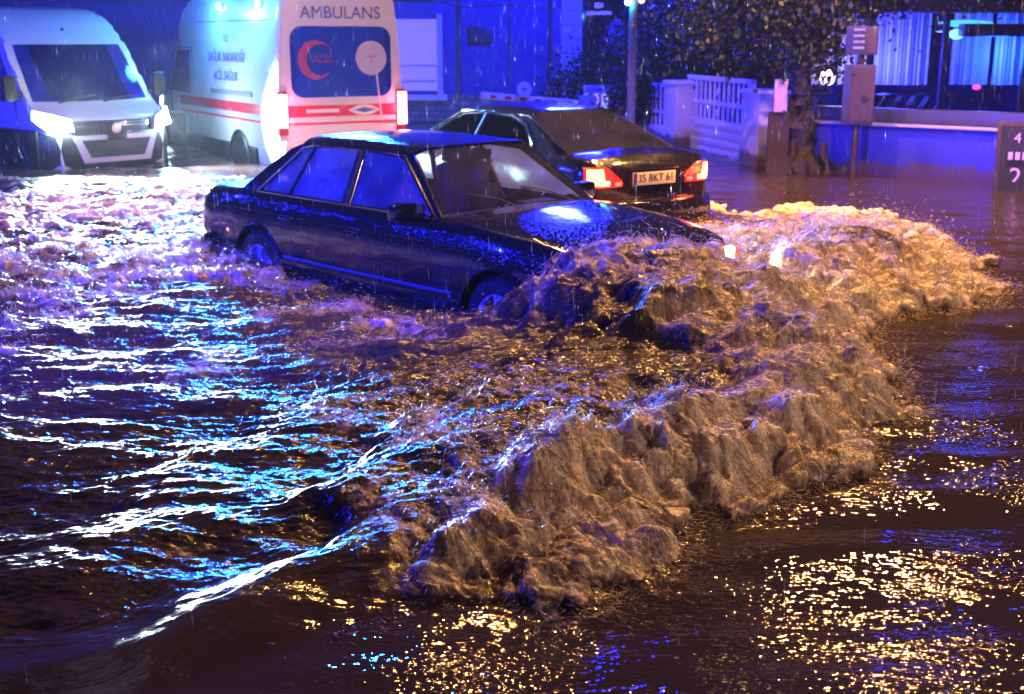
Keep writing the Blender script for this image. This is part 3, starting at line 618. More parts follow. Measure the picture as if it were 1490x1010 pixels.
# brick-like plinth
def brickmat(name, c1, c2, mort, sc=3):
    m = mat(name, c1, .6); nt = m.node_tree; b = nt.nodes['Principled BSDF']; tc = [n for n in nt.nodes if n.type == 'TEX_COORD'][0]
    mp = nt.nodes.new('ShaderNodeMapping'); mp.inputs['Rotation'].default_value = (R(90), 0, 0)
    br = nt.nodes.new('ShaderNodeTexBrick'); br.inputs['Scale'].default_value = sc; br.inputs['Color1'].default_value = (*c1, 1); br.inputs['Color2'].default_value = (*c2, 1); br.inputs['Mortar'].default_value = (*mort, 1); br.inputs['Mortar Size'].default_value = .015
    nt.links.new(tc.outputs['Object'], mp.inputs[0]); nt.links.new(mp.outputs[0], br.inputs['Vector']); nt.links.new(br.outputs['Color'], b.inputs['Base Color'])
    return m
MB['brick'] = brickmat('slate_cladding', (.16,.16,.20), (.10,.10,.13), (.04,.04,.05), 2.2)
FY = 27.5
def X(px, Y, py=100): return atY(px, py, Y).x
def Z(py, Y): return atY(745, py, Y).z
shop = thing('shop_building', 'blue-lit shop building with pale pilasters and a lit window', 'building', (0, FY, 0))
def sb(name, x0, x1, z0_, z1_, m, y=0, d=.3, par=None, bev=0):
    bm = bmesh.new(); box(bm, ((x0+x1)/2, y+d/2, (z0_+z1_)/2), (x1-x0, d, z1_-z0_), bev); return obj(name, bm, m, par or shop)
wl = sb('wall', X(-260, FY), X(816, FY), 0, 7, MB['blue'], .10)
sb('plinth', X(480, FY), X(815, FY), 0, Z(138, FY), MB['brick'], .02, .08)
sb('fascia', X(-250, FY), X(640, FY), Z(0, FY), Z(-14, FY), MB['dark'], -.10, .2)
f = sb('lit_window', X(560, FY), X(636, FY), Z(132, FY), Z(28, FY), MB['lilac'], .04, .05)
sb('window_frame', X(553, FY), X(560, FY), Z(138, FY), Z(20, FY), MB['pale'], -.02, .12, f); sb('window_frame', X(636, FY), X(644, FY), Z(138, FY), Z(20, FY), MB['pale'], -.02, .12, f)
sb('window_sill', X(548, FY), X(650, FY), Z(146, FY), Z(138, FY), MB['pale'], -.10, .2, f)
sb('window_bar', X(560, FY), X(636, FY), Z(97, FY), Z(94, FY), MB['pale'], .0, .04, f)
for (a, b) in ((816, 846), (974, 998)):
    p = sb('pilaster', X(a, FY), X(b, FY), 0, 7, MB['pale'], -.06, .35)
    for k in range(16): sb('panel_joint', X(a, FY)+.003, X(b, FY)-.003, .6+.30*k, .612+.30*k, MB['dark'], -.065, .01, p)
sb('dark_window', X(846, FY), X(974, FY), 0, 7, MB['darkglass'], .08)
fl = M['whiteflat']; lt = emit('shop_lettering', (.5,.5,1), .30)
rl = random.Random(5)
for (px0, px1, py, h) in ((864, 876, 8, .12), (853, 887, 19, .09), (927, 953, 33, .09), (927, 947, 43, .09)):   # rows of letters too blurred to read
    bm = bmesh.new(); x = X(px0, FY); xe = X(px1, FY); zc = Z(py, FY)
    while x < xe: w = rl.uniform(.02, .05); box(bm, (x+w/2, .06, zc+rl.uniform(-.006,.006)), (w, .01, h*rl.uniform(.7, 1))); x += w+.012
    obj('window_lettering', bm, lt, shop)
for px in (668, 742, 800):
    bm = bmesh.new(); cyl(bm, (X(px, FY), .04, 0), (X(px, FY), .04, 7), .035 if px != 742 else .012, None, 8)
    for k in range(5): box(bm, (X(px, FY), .06, .9+1.1*k), (.12, .05, .03))
    obj('downpipe', bm, MB['dark'], shop)
bm = bmesh.new(); box(bm, (X(700, FY), .03, 2.2), (.5, .16, .36), .02); box(bm, (X(700, FY), -.06, 2.2), (.42, .01, .02)); obj('meter_box', bm, MB['dark'], shop)
bm = bmesh.new(); tube(bm, [(X(644, FY), .08, 2.9), (X(670, FY), .07, 2.78), (X(742, FY), .06, 2.83), (X(815, FY), .07, 2.72)], .014, 5); obj('cable', bm, MB['dark'], shop)
sb('display_shelf', X(562, FY), X(634, FY), Z(120, FY), Z(116, FY), MB['pale'], -.0, .03, f)
# figure printed on the window: a generic silhouette
bm = bmesh.new(); px_, pz_ = X(897, FY), Z(60, FY)
sph(bm, (px_, .07, pz_+.18), (.19, .02, .30)); sph(bm, (px_+.02, .07, pz_-.45), (.42, .02, .50)); sph(bm, (px_-.15, .068, pz_-1.0), (.75, .02, .35))
obj('window_print', bm, mat('print_lilac', (.25,.15,.30), .5, vary=(6,.5)), shop)
bm = bmesh.new(); tube(bm, [(px_-.25, .03, pz_-.15), (px_-.26, .03, pz_-.8)], [.07, .04], 8); obj('window_print', bm, M['whiteflat'], shop)
bm = bmesh.new(); sph(bm, (px_-.25, .03, pz_-.06), (.08, .02, .10)); obj('window_print', bm, M['red'], shop)
# far left street: dark building, pillar, lit signs
far = thing('street_building', 'dark building behind the vans with a lit yellow sign and red lights', 'building', (0, 34, 0))
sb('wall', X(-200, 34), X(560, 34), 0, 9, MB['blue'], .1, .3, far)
sg = sb('yellow_sign', X(181, 34), X(207, 34), Z(13, 34), Z(-30, 34), emit('yellow_sign_light', (1,.75,.15), 2.4), -.1, .1, far)
text('sign_letters', 'AÇIK', M['red'], sg, (X(194, 34), -.11, Z(3, 34)), (PI/2, 0, 0), .2)
sb('pink_sign', X(110, 34), X(172, 34), Z(4, 34), Z(-14, 34), emit('pink_sign_light', (1,.05,.6), 1.6), -.1, .1, far, .05)
sb('pink_sign', X(206, 34), X(238, 34), Z(3, 34), Z(-14, 34), emit('pink_sign_light2', (.9,.1,.8), 1.2), -.1, .1, far, .05)
pc = thing('pillar', 'white pillar behind the gap between the two vans', 'pillar', (X(248, 31), 31, 0), 0, 'white pillars behind the vans')
bm = bmesh.new(); box(bm, (0, 0, 4), (.30, .3, 8), .02); obj('shaft', bm, MB['cream'], pc); bm = bmesh.new(); box(bm, (0, 0, .3), (.45, .45, .6), .02); obj('base', bm, MB['cream'], pc)
pc2 = thing('pillar', 'white pillar rising directly above the roof of the front van', 'pillar', (X(90, 31), 31, 0), 0, 'white pillars behind the vans')
bm = bmesh.new(); box(bm, (0, 0, 4), (.36, .3, 8), .02); obj('shaft', bm, MB['cream'], pc2); bm = bmesh.new(); box(bm, (0, 0, .3), (.5, .45, .6), .02); obj('base', bm, MB['cream'], pc2)

# lamp post
lp = thing('lamp_post', 'slim blue-lit metal post rising behind the rounded sedan', 'post', (*atY(918, 165, 21).xy, 0))
bm = bmesh.new(); cyl(bm, (0,0,0), (0,0,6), .075, .06, 16); obj('shaft', bm, M['greyp'], lp)
bm = bmesh.new(); cyl(bm, (0,0,.0), (0,0,.55), .12, .10, 16); cyl(bm, (0,0,1.35), (0,0,1.40), .085, None, 16); cyl(bm, (0,0,1.95), (0,0,1.99), .085, None, 16); obj('collar', bm, M['greyp'], lp)
bm = bmesh.new(); tube(bm, [(0,0,2.70), (-.06,-.05,2.72), (-.12,-.1,2.70)], .015); obj('bracket', bm, M['greyp'], lp)
bm = bmesh.new(); sph(bm, (-.10,-.12,2.70), (.05,.05,.05)); obj('small_lamp', bm, M['beacon'], lp)
bm = bmesh.new(); sph(bm, (.12,-.12,2.72), (.05,.05,.04)); obj('small_lamp', bm, emit('warm_dot', (1,.6,.3), 4), lp)
# barrier
br = thing('barrier_arm', 'white boom barrier with red marks and a round sign behind the sedan roof', 'barrier', (0, 23, 0))
A, B = atY(699, 139, 23), atY(843, 151, 23); A.y = B.y = 0
bm = bmesh.new(); d = B-A; box(bm, (A+B)/2, (d.length, .07, .13), .02, Matrix.Rotation(-math.atan2(d.z, d.x), 4, 'Y')); obj('arm', bm, M['whiteflat'], br)
bm = bmesh.new()
for k in range(6): c = A+d*(.13+.15*k); box(bm, c+Vector((0,-.037,0)), (.12, .004, .06), 0, Matrix.Rotation(-math.atan2(d.z, d.x), 4, 'Y'))
obj('red_marks', bm, M['red'], br)
c = atY(763, 130, 23); bm = bmesh.new(); cyl(bm, (c.x, -.05, c.z), (c.x, -.09, c.z), .135, None, 28); dd = obj('round_sign', bm, M['whiteflat'], br)
bm = bmesh.new(); box(bm, (c.x, -.095, c.z+.01), (.10, .006, .03)); box(bm, (c.x, -.095, c.z-.03), (.02, .006, .07)); obj('sign_mark', bm, M['blueletter'], dd)
bm = bmesh.new(); box(bm, (B.x+.15, 0, .55), (.32, .32, 1.1), .03); obj('housing', bm, M['greyp'], br)
# poster box
pb = thing('poster_case', 'small poster case with pale pictures on a blue frame beside the lamp post', 'poster case', (0, 23.2, 0))
pa, pb_ = atY(848, 178, 23.2), atY(892, 124, 23.2)
bm = bmesh.new(); box(bm, ((pa.x+pb_.x)/2, .0, (pa.z+pb_.z)/2), (pb_.x-pa.x, .12, pb_.z-pa.z), .02); box(bm, (pa.x+.1, .05, .6), (.06, .06, 1.2)); box(bm, (pb_.x-.1, .05, .6), (.06, .06, 1.2)); obj('case', bm, M['greyp'], pb)
for i, (u, v, m) in enumerate(((.15, .5, (.35,.5,.9)), (.42, .5, (.9,.5,.5)), (.72, .5, (.75,.75,.95)))):
    bm = bmesh.new(); box(bm, (pa.x+(pb_.x-pa.x)*u, -.064, (pa.z+pb_.z)/2-.02), (.12, .006, .42)); obj('poster', bm, mat('glowing_poster', m, .5, emis=m, es=.5, vary=(9,.4)), pb)  # posters glow in their own print colours
# white gate and its pillars
gl, gr_ = at(1000, 213, .35), at(1092, 234, .35); gd = (gr_-gl); gL = gd.length; ga = math.atan2(gd.y, gd.x)
gate = thing('gate', 'white metal driveway gate with upright bars above a solid lower panel', 'gate', (gl.x, gl.y, 0), ga)
H1 = 1.50
bm = bmesh.new(); box(bm, (.04, 0, .9), (.08, .08, 1.25), .01); box(bm, (gL-.04, 0, .9), (.08, .08, 1.25), .01); box(bm, (gL/2, 0, H1), (gL, .09, .07), .01); box(bm, (gL/2, 0, .84), (gL-.16, .06, .05)); obj('frame', bm, M['whiteflat'], gate)
bm = bmesh.new(); box(bm, (gL/2, 0, .50), (gL-.16, .05, .64)); 
for k in range(4): box(bm, (gL/2, -.03, .36+.14*k), (gL-.2, .02, .09), .01)
obj('lower_panel', bm, M['whiteflat'], gate)
nb = 13
for k in range(nb):
    bm = bmesh.new(); box(bm, (.08+(gL-.16)*(k+.5)/nb, 0, 1.17), (.045, .03, .62)); obj('bar', bm, M['whiteflat'], gate)
bm = bmesh.new(); box(bm, (gL/2, -.02, 1.12), (gL-.16, .02, .03))
for k in range(nb-1): sph(bm, (.08+(gL-.16)*(k+1)/nb, -.02, 1.12), (.05, .015, .05), 8, 6)
for z in (.98, 1.30): sph(bm, (gL*.5, -.02, z), (.09, .015, .06), 8, 6)
obj('scrollwork', bm, M['whiteflat'], gate)
def pillar_gate(px, py, w, h, label):
    b = at(px, py, .35); t = thing('gate_pillar', label, 'pillar', (b.x, b.y, 0), ga, 'pillars of the garden gate')
    bm = bmesh.new(); box(bm, (0, 0, h/2), (w, .42, h), .01); obj('shaft', bm, MB['cream'], t)
    bm = bmesh.new(); box(bm, (0, 0, h+.03), (w+.08, .5, .06), .01); obj('cap', bm, M['whiteflat'], t)
pillar_gate(1107, 240, .62, 1.36, 'pale square pillar at the right end of the gate')
pillar_gate(990, 213, .50, 1.38, 'pale square pillar at the left end of the gate')
fn = thing('railing', 'short white garden railing left of the gate pillar', 'railing', (*at(978, 208, .35).xy, 0), ga)
bm = bmesh.new(); box(bm, (-1.2, 0, 1.32), (2.2, .05, .05)); box(bm, (-1.2, 0, .85), (2.2, .05, .05)); obj('rails', bm, M['whiteflat'], fn)
for k in range(10): bm = bmesh.new(); box(bm, (-.2-.22*k, 0, .9), (.035, .035, .9)); obj('bar', bm, M['whiteflat'], fn)
bm = bmesh.new(); box(bm, (-1.2, 0, .3), (2.3, .2, .6), .01); obj('kerb_wall', bm, MB['cream'], fn)
# brown post box board by the tree
t = thing('notice_board', 'plain beige board on a dark post between gate pillar and tree', 'board', (*at(1130, 252, .35).xy, 0))
D_ = t.location.y; zz0, zz1 = atY(745, 163, D_).z, atY(745, 115, D_).z; ww = 18/FPX*D_
bm = bmesh.new(); box(bm, (0, 0, (zz0+zz1)/2), (ww*1.05, .06, zz1-zz0), .01); obj('board', bm, wallpaint('beige_board', (.55,.40,.38), .6, 5), t)
bm = bmesh.new(); box(bm, (0, .05, zz0/2), (.28, .06, zz0)); obj('post', bm, MB['brown'], t)
# bus-stop style sign
sp = at(1241, 258, .35); st = thing('sign_post', 'brown post carrying two dark framed sign boards in front of the low wall', 'sign', (sp.x, sp.y, 0), R(-14))
Y_ = sp.y
bm = bmesh.new(); cyl(bm, (0, .03, 0), (0, .03, atY(745, 40, Y_).z), .045, None, 12); obj('post', bm, MB['brown'], st)
for (p0, p1, w, nm) in ((80, 38, .40, 'upper_board'), (181, 94, .40, 'lower_board')):
    za, zb_ = atY(745, p0, Y_).z, atY(745, p1, Y_).z
    bm = bmesh.new(); box(bm, (0, -.03, (za+zb_)/2), (w, .07, zb_-za), .012); b_ = obj(nm, bm, MB['dark'], st)
    bm = bmesh.new(); box(bm, (.045 if p0 > 100 else .12, -.068, (za+zb_)/2), ((w*.72) if p0 > 100 else .12, .01, (zb_-za)*.88)); obj('board_face', bm, wallpaint('worn_board', (.07,.04,.035), .5, 7), b_)
    if p0 < 100:
        bm = bmesh.new()
        for k in range(4): box(bm, (-.04, -.069, za+.09+.075*k), (.14, .006, .028))
        obj('board_lines', bm, M['greyp'], b_)
    else:
        bm = bmesh.new(); sph(bm, (.08, -.075, za+.34), (.05, .006, .055)); obj('board_mark', bm, M['ink'], b_); bm = bmesh.new(); sph(bm, (-.08, -.075, zb_-.12), (.018, .006, .02)); obj('board_mark', bm, M['ink'], b_)
# low wall with a pale coping
wa, wb_ = at(1172, 248, .35), at(1475, 270, .35); wd = wb_-wa; wL = wd.length; wang = math.atan2(wd.y, wd.x)
lw = thing('low_wall', 'long low blue-lit wall with a pale line along its top', 'wall', (wa.x, wa.y, 0), wang)
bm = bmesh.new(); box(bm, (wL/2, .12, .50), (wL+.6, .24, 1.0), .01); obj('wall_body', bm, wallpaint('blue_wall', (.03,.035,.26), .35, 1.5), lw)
bm = bmesh.new(); box(bm, (wL/2, .10, 1.015), (wL+.6, .30, .026), .006); obj('coping', bm, M['greyp'], lw)
bm = bmesh.new(); box(bm, (wL/2, .45, 1.10), (wL+.4, .25, .22), .01)
for k in range(6): box(bm, (.3+wL*k/6, .45, .6), (.12, .2, 1.2))
obj('planter_rail', bm, MB['dark'], lw)
# A-board with prices
ab_ = thing('price_board', 'black chalk menu board with pale prices at the right edge', 'menu board', (*at(1487, 279, .35).xy, 0), R(-12))
Y_ = ab_.location.y; zt = atY(745, 178, Y_).z; M4 = Matrix.Rotation(R(-8), 4, 'X')
bm = bmesh.new(); box(bm, (0, .12, zt/2), (.62, .04, zt), .01, M4); obj('frame', bm, MB['brown'], ab_)
bm = bmesh.new(); box(bm, (0, .095, zt/2), (.54, .01, zt-.10), 0, M4); bd_ = obj('chalk_face', bm, M['ink'], ab_)
chalk = mat('chalk', (.75,.55,.75), .8, vary=(30,.2))
for (tx, z, s_) in (('4', zt-.20, .17), ('2', zt-.66, .30), ('+75', zt-.96, .22)): text('chalk_price', tx, chalk, bd_, (-.08, .085+(zt/2-z)*-.14, z), (PI/2+R(8)*0, 0, 0), s_)
bm = bmesh.new()
for k in range(5): box(bm, (-.16+.08*k, .05, zt-.40), (.05, .01, .09))
obj('chalk_row', bm, chalk, bd_)
bm = bmesh.new(); box(bm, (-.25, .35, zt/2), (.04, .04, zt), 0, Matrix.Rotation(R(10), 4, 'X')); box(bm, (.25, .35, zt/2), (.04, .04, zt), 0, Matrix.Rotation(R(10), 4, 'X')); obj('back_legs', bm, MB['brown'], ab_)

# restaurant on the right
RY = 22.0
rs = thing('restaurant', 'restaurant front with big windows and long pale curtains lit blue', 'building', (0, RY, 0))
def cm(name, c1, c2):
    m = mat(name, c1, .7); nt = m.node_tree; b = nt.nodes['Principled BSDF']; tc = [n for n in nt.nodes if n.type == 'TEX_COORD'][0]
    w = nt.nodes.new('ShaderNodeTexNoise'); w.inputs['Scale'].default_value = 1.4; w.inputs['Detail'].default_value = 5
    nt.links.new(tc.outputs['Object'], w.inputs['Vector']); mx = nt.nodes.new('ShaderNodeMix'); mx.data_type = 'RGBA'; mx.inputs[6].default_value = (*c1, 1); mx.inputs[7].default_value = (*c2, 1)
    nt.links.new(w.outputs['Fac'], mx.inputs[0]); nt.links.new(mx.outputs[2], b.inputs['Base Color']); return m
curt = cm('curtain_cloth', (.55,.53,.56), (.80,.78,.80))
x0, x1 = X(1150, RY), X(1640, RY)
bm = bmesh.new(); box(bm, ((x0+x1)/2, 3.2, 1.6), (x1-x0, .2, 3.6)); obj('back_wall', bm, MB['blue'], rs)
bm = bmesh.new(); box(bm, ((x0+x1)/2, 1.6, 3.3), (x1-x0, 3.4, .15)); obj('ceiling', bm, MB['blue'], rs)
seg = [(1166, 1212, .0), (1222, 1258, .1), (1272, 1352, .05), (1385, 1440, .1), (1445, 1500, 0), (1510, 1600, 0)]
for (a, b, dy) in seg:
    A_, B_ = X(a, RY+.9), X(b, RY+.9); bm = bmesh.new(); n = max(8, int((b-a)*.9))
    P = [[(A_+(B_-A_)*i/n, .9+dy+.05*math.sin(i*1.25)+.03*math.sin(i*.47+a), z) for i in range(n+1)] for z in (Z(118, RY)-.1, 1.9, 2.4, 2.9)]
    grid(bm, P); obj('curtain', bm, curt, rs, 80)
bm = bmesh.new(); box(bm, ((x0+x1)/2, .6, .85), (x1-x0, .12, 1.7)); obj('parapet', bm, MB['blue'], rs) if False else bm.free()
zb0 = Z(168, RY)
bm = bmesh.new(); box(bm, ((x0+x1)/2, .0, zb0/2), (x1-x0, .25, zb0), .01); obj('lower_wall', bm, MB['dark'], rs)
bm = bmesh.new(); box(bm, ((x0+x1)/2, -.15, Z(19, RY)+.25), (x1-x0+.6, .8, .5), .02); obj('front_beam', bm, MB['brown'], rs)
bm = bmesh.new(); box(bm, ((x0+x1)/2, .4, Z(-20, RY)+2), (x1-x0, 1.0, 4), .02); obj('upper_wall', bm, MB['dark'], rs)
for px in (1166, 1262, 1372, 1490, 1600):
    bm = bmesh.new(); box(bm, (X(px, RY), .0, 1.9), (.09, .12, 2.6)); obj('mullion', bm, MB['dark'], rs)
for (a, b) in ((1166, 1262), (1262, 1372), (1372, 1490), (1490, 1600)):
    bm = bmesh.new(); box(bm, ((X(a, RY)+X(b, RY))/2, .02, (zb0+Z(19, RY))/2), (X(b, RY)-X(a, RY)-.1, .01, Z(19, RY)-zb0)); obj('window_pane', bm, glass('shop_pane', (.75,.77,.9), .05, 1.45, .05), rs)
for (px, py, w, h, col, s) in ((1392, 50, .13, .09, (.2,.8,1), 4), (1405, 34, .5, .06, (.1,.6,1), 2.2), (1405, 46, .55, .02, (.3,.5,1), 3), (1204, 113, .14, .14, (1,.85,.7), 7), (1411, 169, .10, .07, (1,.5,.1), 5), (1421, 127, .08, .05, (1,.1,.4), 2)):
    bm = bmesh.new(); c = atY(px, py, RY+.5); sph(bm, (c.x, .5, c.z), (w, .06, h), 14, 8); obj('lamp', bm, emit('inside_lamp', col, s), rs)
c = atY(1448, 44, RY+.3); bm = bmesh.new(); box(bm, (c.x, .3, c.z), (1.2, .35, .22), .03); obj('air_unit', bm, MB['dark'], rs)
# scooters parked inside the front are read as one bright bonnet: a small pale car behind the window
for i, (px, lab) in enumerate(((1192, 'first'), (1300, 'second'), (1345, 'third'))):
    c = atY(px, 150, RY+.45); bm = bmesh.new()
    for k in range(5):
        a = -.5+.25*k; tube(bm, [(c.x+a-.12, .45, zb0+.02), (c.x+a-.02, .43, zb0+.16), (c.x+a+.10, .45, zb0+.34)], .02, 6)
    tube(bm, [(c.x-.6, .45, zb0+.04), (c.x+.6, .45, zb0+.04)], .02, 6); tube(bm, [(c.x-.5, .45, zb0+.33), (c.x+.6, .45, zb0+.36)], .022, 6)
    obj('chair_back', bm, M['chrome'], rs)

# ------------------------------------------------------------------ trees
leafmat = []
for nm, c in (('leaf_dark', (.018,.028,.016)), ('leaf_mid', (.035,.048,.022)), ('leaf_warm', (.08,.07,.03))):
    leafmat.append(mat(nm, c, .4, spec=.4, vary=(3, .35)))
barkm = mat('bark', (.06,.045,.035), .8, vary=(8,.4), bump=(25,.8,.03))
def crown(parent, blobs, n, size, seed, nm='crown'):
    rng = np.random.RandomState(seed); V = []; F = []; MI = []
    W = np.array([b[3]*b[4]*b[5] for b in blobs])**.67; W = W/W.sum()
    cl = []                                # clumps inside the blobs
    for _ in range(max(20, n//60)):
        b = blobs[rng.choice(len(blobs), p=W)]; d = rng.normal(size=3); d /= np.linalg.norm(d); r = rng.rand()**.33
        cl.append((np.array(b[:3])+d*r*np.array(b[3:6]), .10+.22*rng.rand(), rng.choice(3, p=[.58,.34,.08])))
    for _ in range(n):
        c, s, mi = cl[rng.randint(len(cl))]
        p = c+rng.normal(size=3)*s; a = rng.normal(size=3); a /= np.linalg.norm(a); b = np.cross(a, rng.normal(size=3)); b /= np.linalg.norm(b)
        L = size*(.6+.8*rng.rand()); w = L*.38; k = len(V)
        m_ = p+a*L*.5+np.cross(a, b)*L*.08
        V += [p, m_+b*w, p+a*L, m_-b*w]; F.append((k, k+1, k+2, k+3)); MI.append(mi if rng.rand() < .8 else rng.randint(3))
    me = bpy.data.meshes.new(nm); me.from_pydata([tuple(v) for v in V], [], F)
    for m in leafmat: me.materials.append(m)
    me.polygons.foreach_set('material_index', MI); me.update()
    o = bpy.data.objects.new(nm, me); COL.objects.link(o); o.parent = parent; return o
def limb(bm, a, b, r0, r1, seed=0, n=7, wob=.08):
    rng = random.Random(seed); a, b = Vector(a), Vector(b); pts = []; rr = []
    for i in range(n):
        t = i/(n-1); p = a.lerp(b, t)+Vector((rng.uniform(-1,1), rng.uniform(-1,1), 0))*wob*math.sin(PI*t); pts.append(p); rr.append(r0+(r1-r0)*t)
    tube(bm, pts, rr, 10)
tp = at(1162, 250, .35); tree = thing('tree', 'leafy street tree with forked dark trunk right of the gate', 'tree', (tp.x, tp.y, 0))
bm = bmesh.new()
limb(bm, (.05,0,-.1), (-.02,0,1.5), .17, .13, 1); limb(bm, (-.16,0,0), (-.10,.1,1.35), .09, .07, 2); limb(bm, (.24,-.05,0), (.05,0,1.2), .10, .07, 3); limb(bm, (-.02,0,1.4), (.1,0,3.4), .13, .08, 4)
limb(bm, (0,0,1.75), (-.9,.1,3.0), .09, .04, 5); limb(bm, (0,0,1.8), (.9,.2,2.9), .08, .04, 6); limb(bm, (.32,-.1,0), (.28,-.1,.75), .08, .03, 8)
obj('trunk', bm, barkm, tree, 60)
crown(tree, [(-.2,0,2.9,1.2,.9,.75), (-1.0,0,2.6,.8,.7,.7), (.85,0,2.95,.95,.7,.40), (.1,0,2.2,.45,.4,.5), (-.5,.1,3.6,1.6,.9,.8), (1.9,0,3.1,.8,.6,.35), (.0,0,1.75,.22,.2,.3)], 20000, .075, 3)
def bush(px, py, name, label, blobs, n, seed, size=.12, depth=None):
    b = at(px, py, .35) if depth is None else Vector((atY(px, py, depth).x, depth, 0))
    t = thing(name, label, 'shrub' if name != 'tree' else 'tree', (b.x, b.y, 0)); bm = bmesh.new()
    rng = random.Random(seed)
    for i in range(7): q = rng.choice(blobs); limb(bm, (rng.uniform(-.15,.15), 0, 0), (q[0]*.8, q[1], q[2]), .05, .015, seed+i, 6, .12)
    obj('stem', bm, barkm, t, 60); crown(t, blobs, n, size, seed, 'foliage'); return t
bush(1040, 150, 'tree', 'broad dark tree filling the garden above the white gate', [(0,0,2.9,1.5,1,1.1), (-.9,0,2.2,.9,.8,.9), (.9,0,2.2,.9,.8,.8), (0,.2,1.6,1.3,.7,.6)], 20000, 11, .085, 24.0)
bush(955, 160, 'shrub', 'dense dark shrub just right of the metal post', [(0,0,1.5,.75,.5,.8), (.3,0,2.3,.55,.5,.6), (-.3,0,1.0,.6,.5,.5)], 8000, 12, .075, 23.0)
bush(868, 130, 'shrub', 'low brownish shrub in front of the dark shop window', [(0,0,1.45,.75,.5,.35), (.45,0,1.6,.4,.4,.4), (-.2,0,1.1,.8,.4,.5)], 6000, 13, .07, 24.5)
# ------------------------------------------------------------------ flood water
def _hash(ix, iy, seed):
    h = (ix.astype(np.int64)*374761393 + iy.astype(np.int64)*668265263 + seed*1442695041) & 0xffffffff
    h = ((h ^ (h >> 13))*1274126177) & 0xffffffff
    return (h ^ (h >> 16)) & 0xffff
GA = np.stack([np.cos(np.arange(256)*2*np.pi/256), np.sin(np.arange(256)*2*np.pi/256)], 1).astype(np.float32)
def perlin(x, y, seed=0):
    ix = np.floor(x).astype(np.int32); iy = np.floor(y).astype(np.int32); fx = (x-ix).astype(np.float32); fy = (y-iy).astype(np.float32)
    u = fx*fx*fx*(fx*(fx*6-15)+10); v = fy*fy*fy*(fy*(fy*6-15)+10)
    def g(dx, dy):
        q = GA[_hash(ix+dx, iy+dy, seed) & 255]; return q[..., 0]*(fx-dx)+q[..., 1]*(fy-dy)
    a = g(0,0); b = g(1,0); c = g(0,1); d = g(1,1)
    return (a+(b-a)*u+(c-a)*v+(a-b-c+d)*u*v)*1.5
def fbm(x, y, o, seed=0, gain=.5, kind=0):
    r = 0; a = 1; s = 0
    for i in range(o):
        n = perlin(x*2**i+i*17.3, y*2**i-i*9.1, seed+i)
        if kind == 1: n = np.abs(n)*2-.45          # billow: rounded lumps, sharp creases
        if kind == 2: n = .55-np.abs(n)*2          # ridges
        r = r+a*n; s += a; a *= gain
    return r/s
def sst(a, b, x): t = np.clip((x-a)/(b-a), 0, 1); return t*t*(3-2*t)
def W(px, py, z=WL):
    p = at(px, py, z); return (p.x, p.y)
TOE = [(-300,1130),(-60,1075),(200,1030),(400,958),(520,905),(650,872),(760,884),(850,893),(945,856),(965,800),(975,750),(1010,738),(1080,744),(1180,703),(1262,662),(1305,604),(1290,540),(1262,500),(1275,468),(1350,456),(1420,446),(1452,426),(1436,402),(1400,372),(1350,342),(1290,312),(1180,304),(1080,312)]
toe = np.array([W(*p) for p in TOE])
poly = np.array(list(map(tuple, toe)) + [W(900, 260), (2.0, 16), (-12, 16), (-12, 0.9)])
def seg_dist(X_, Y_, P):
    best = np.full(X_.shape, 1e9, np.float32); ss = np.zeros(X_.shape, np.float32); acc = 0
    for i in range(len(P)-1):
        a, b = P[i], P[i+1]; d = b-a; L = math.hypot(*d)
        t = np.clip(((X_-a[0])*d[0]+(Y_-a[1])*d[1])/(L*L), 0, 1)
        q = np.hypot(X_-a[0]-t*d[0], Y_-a[1]-t*d[1]); m = q < best
        best = np.where(m, q, best); ss = np.where(m, acc+t*L, ss); acc += L
    return best, ss
def inside(X_, Y_, P):
    r = np.zeros(X_.shape, bool); n = len(P)
    for i in range(n):
        x1, y1 = P[i]; x2, y2 = P[(i+1)%n]
        if y1 == y2: continue
        c = ((y1 > Y_) != (y2 > Y_)) & (X_ < (x2-x1)*(Y_-y1)/(y2-y1)+x1); r ^= c
    return r
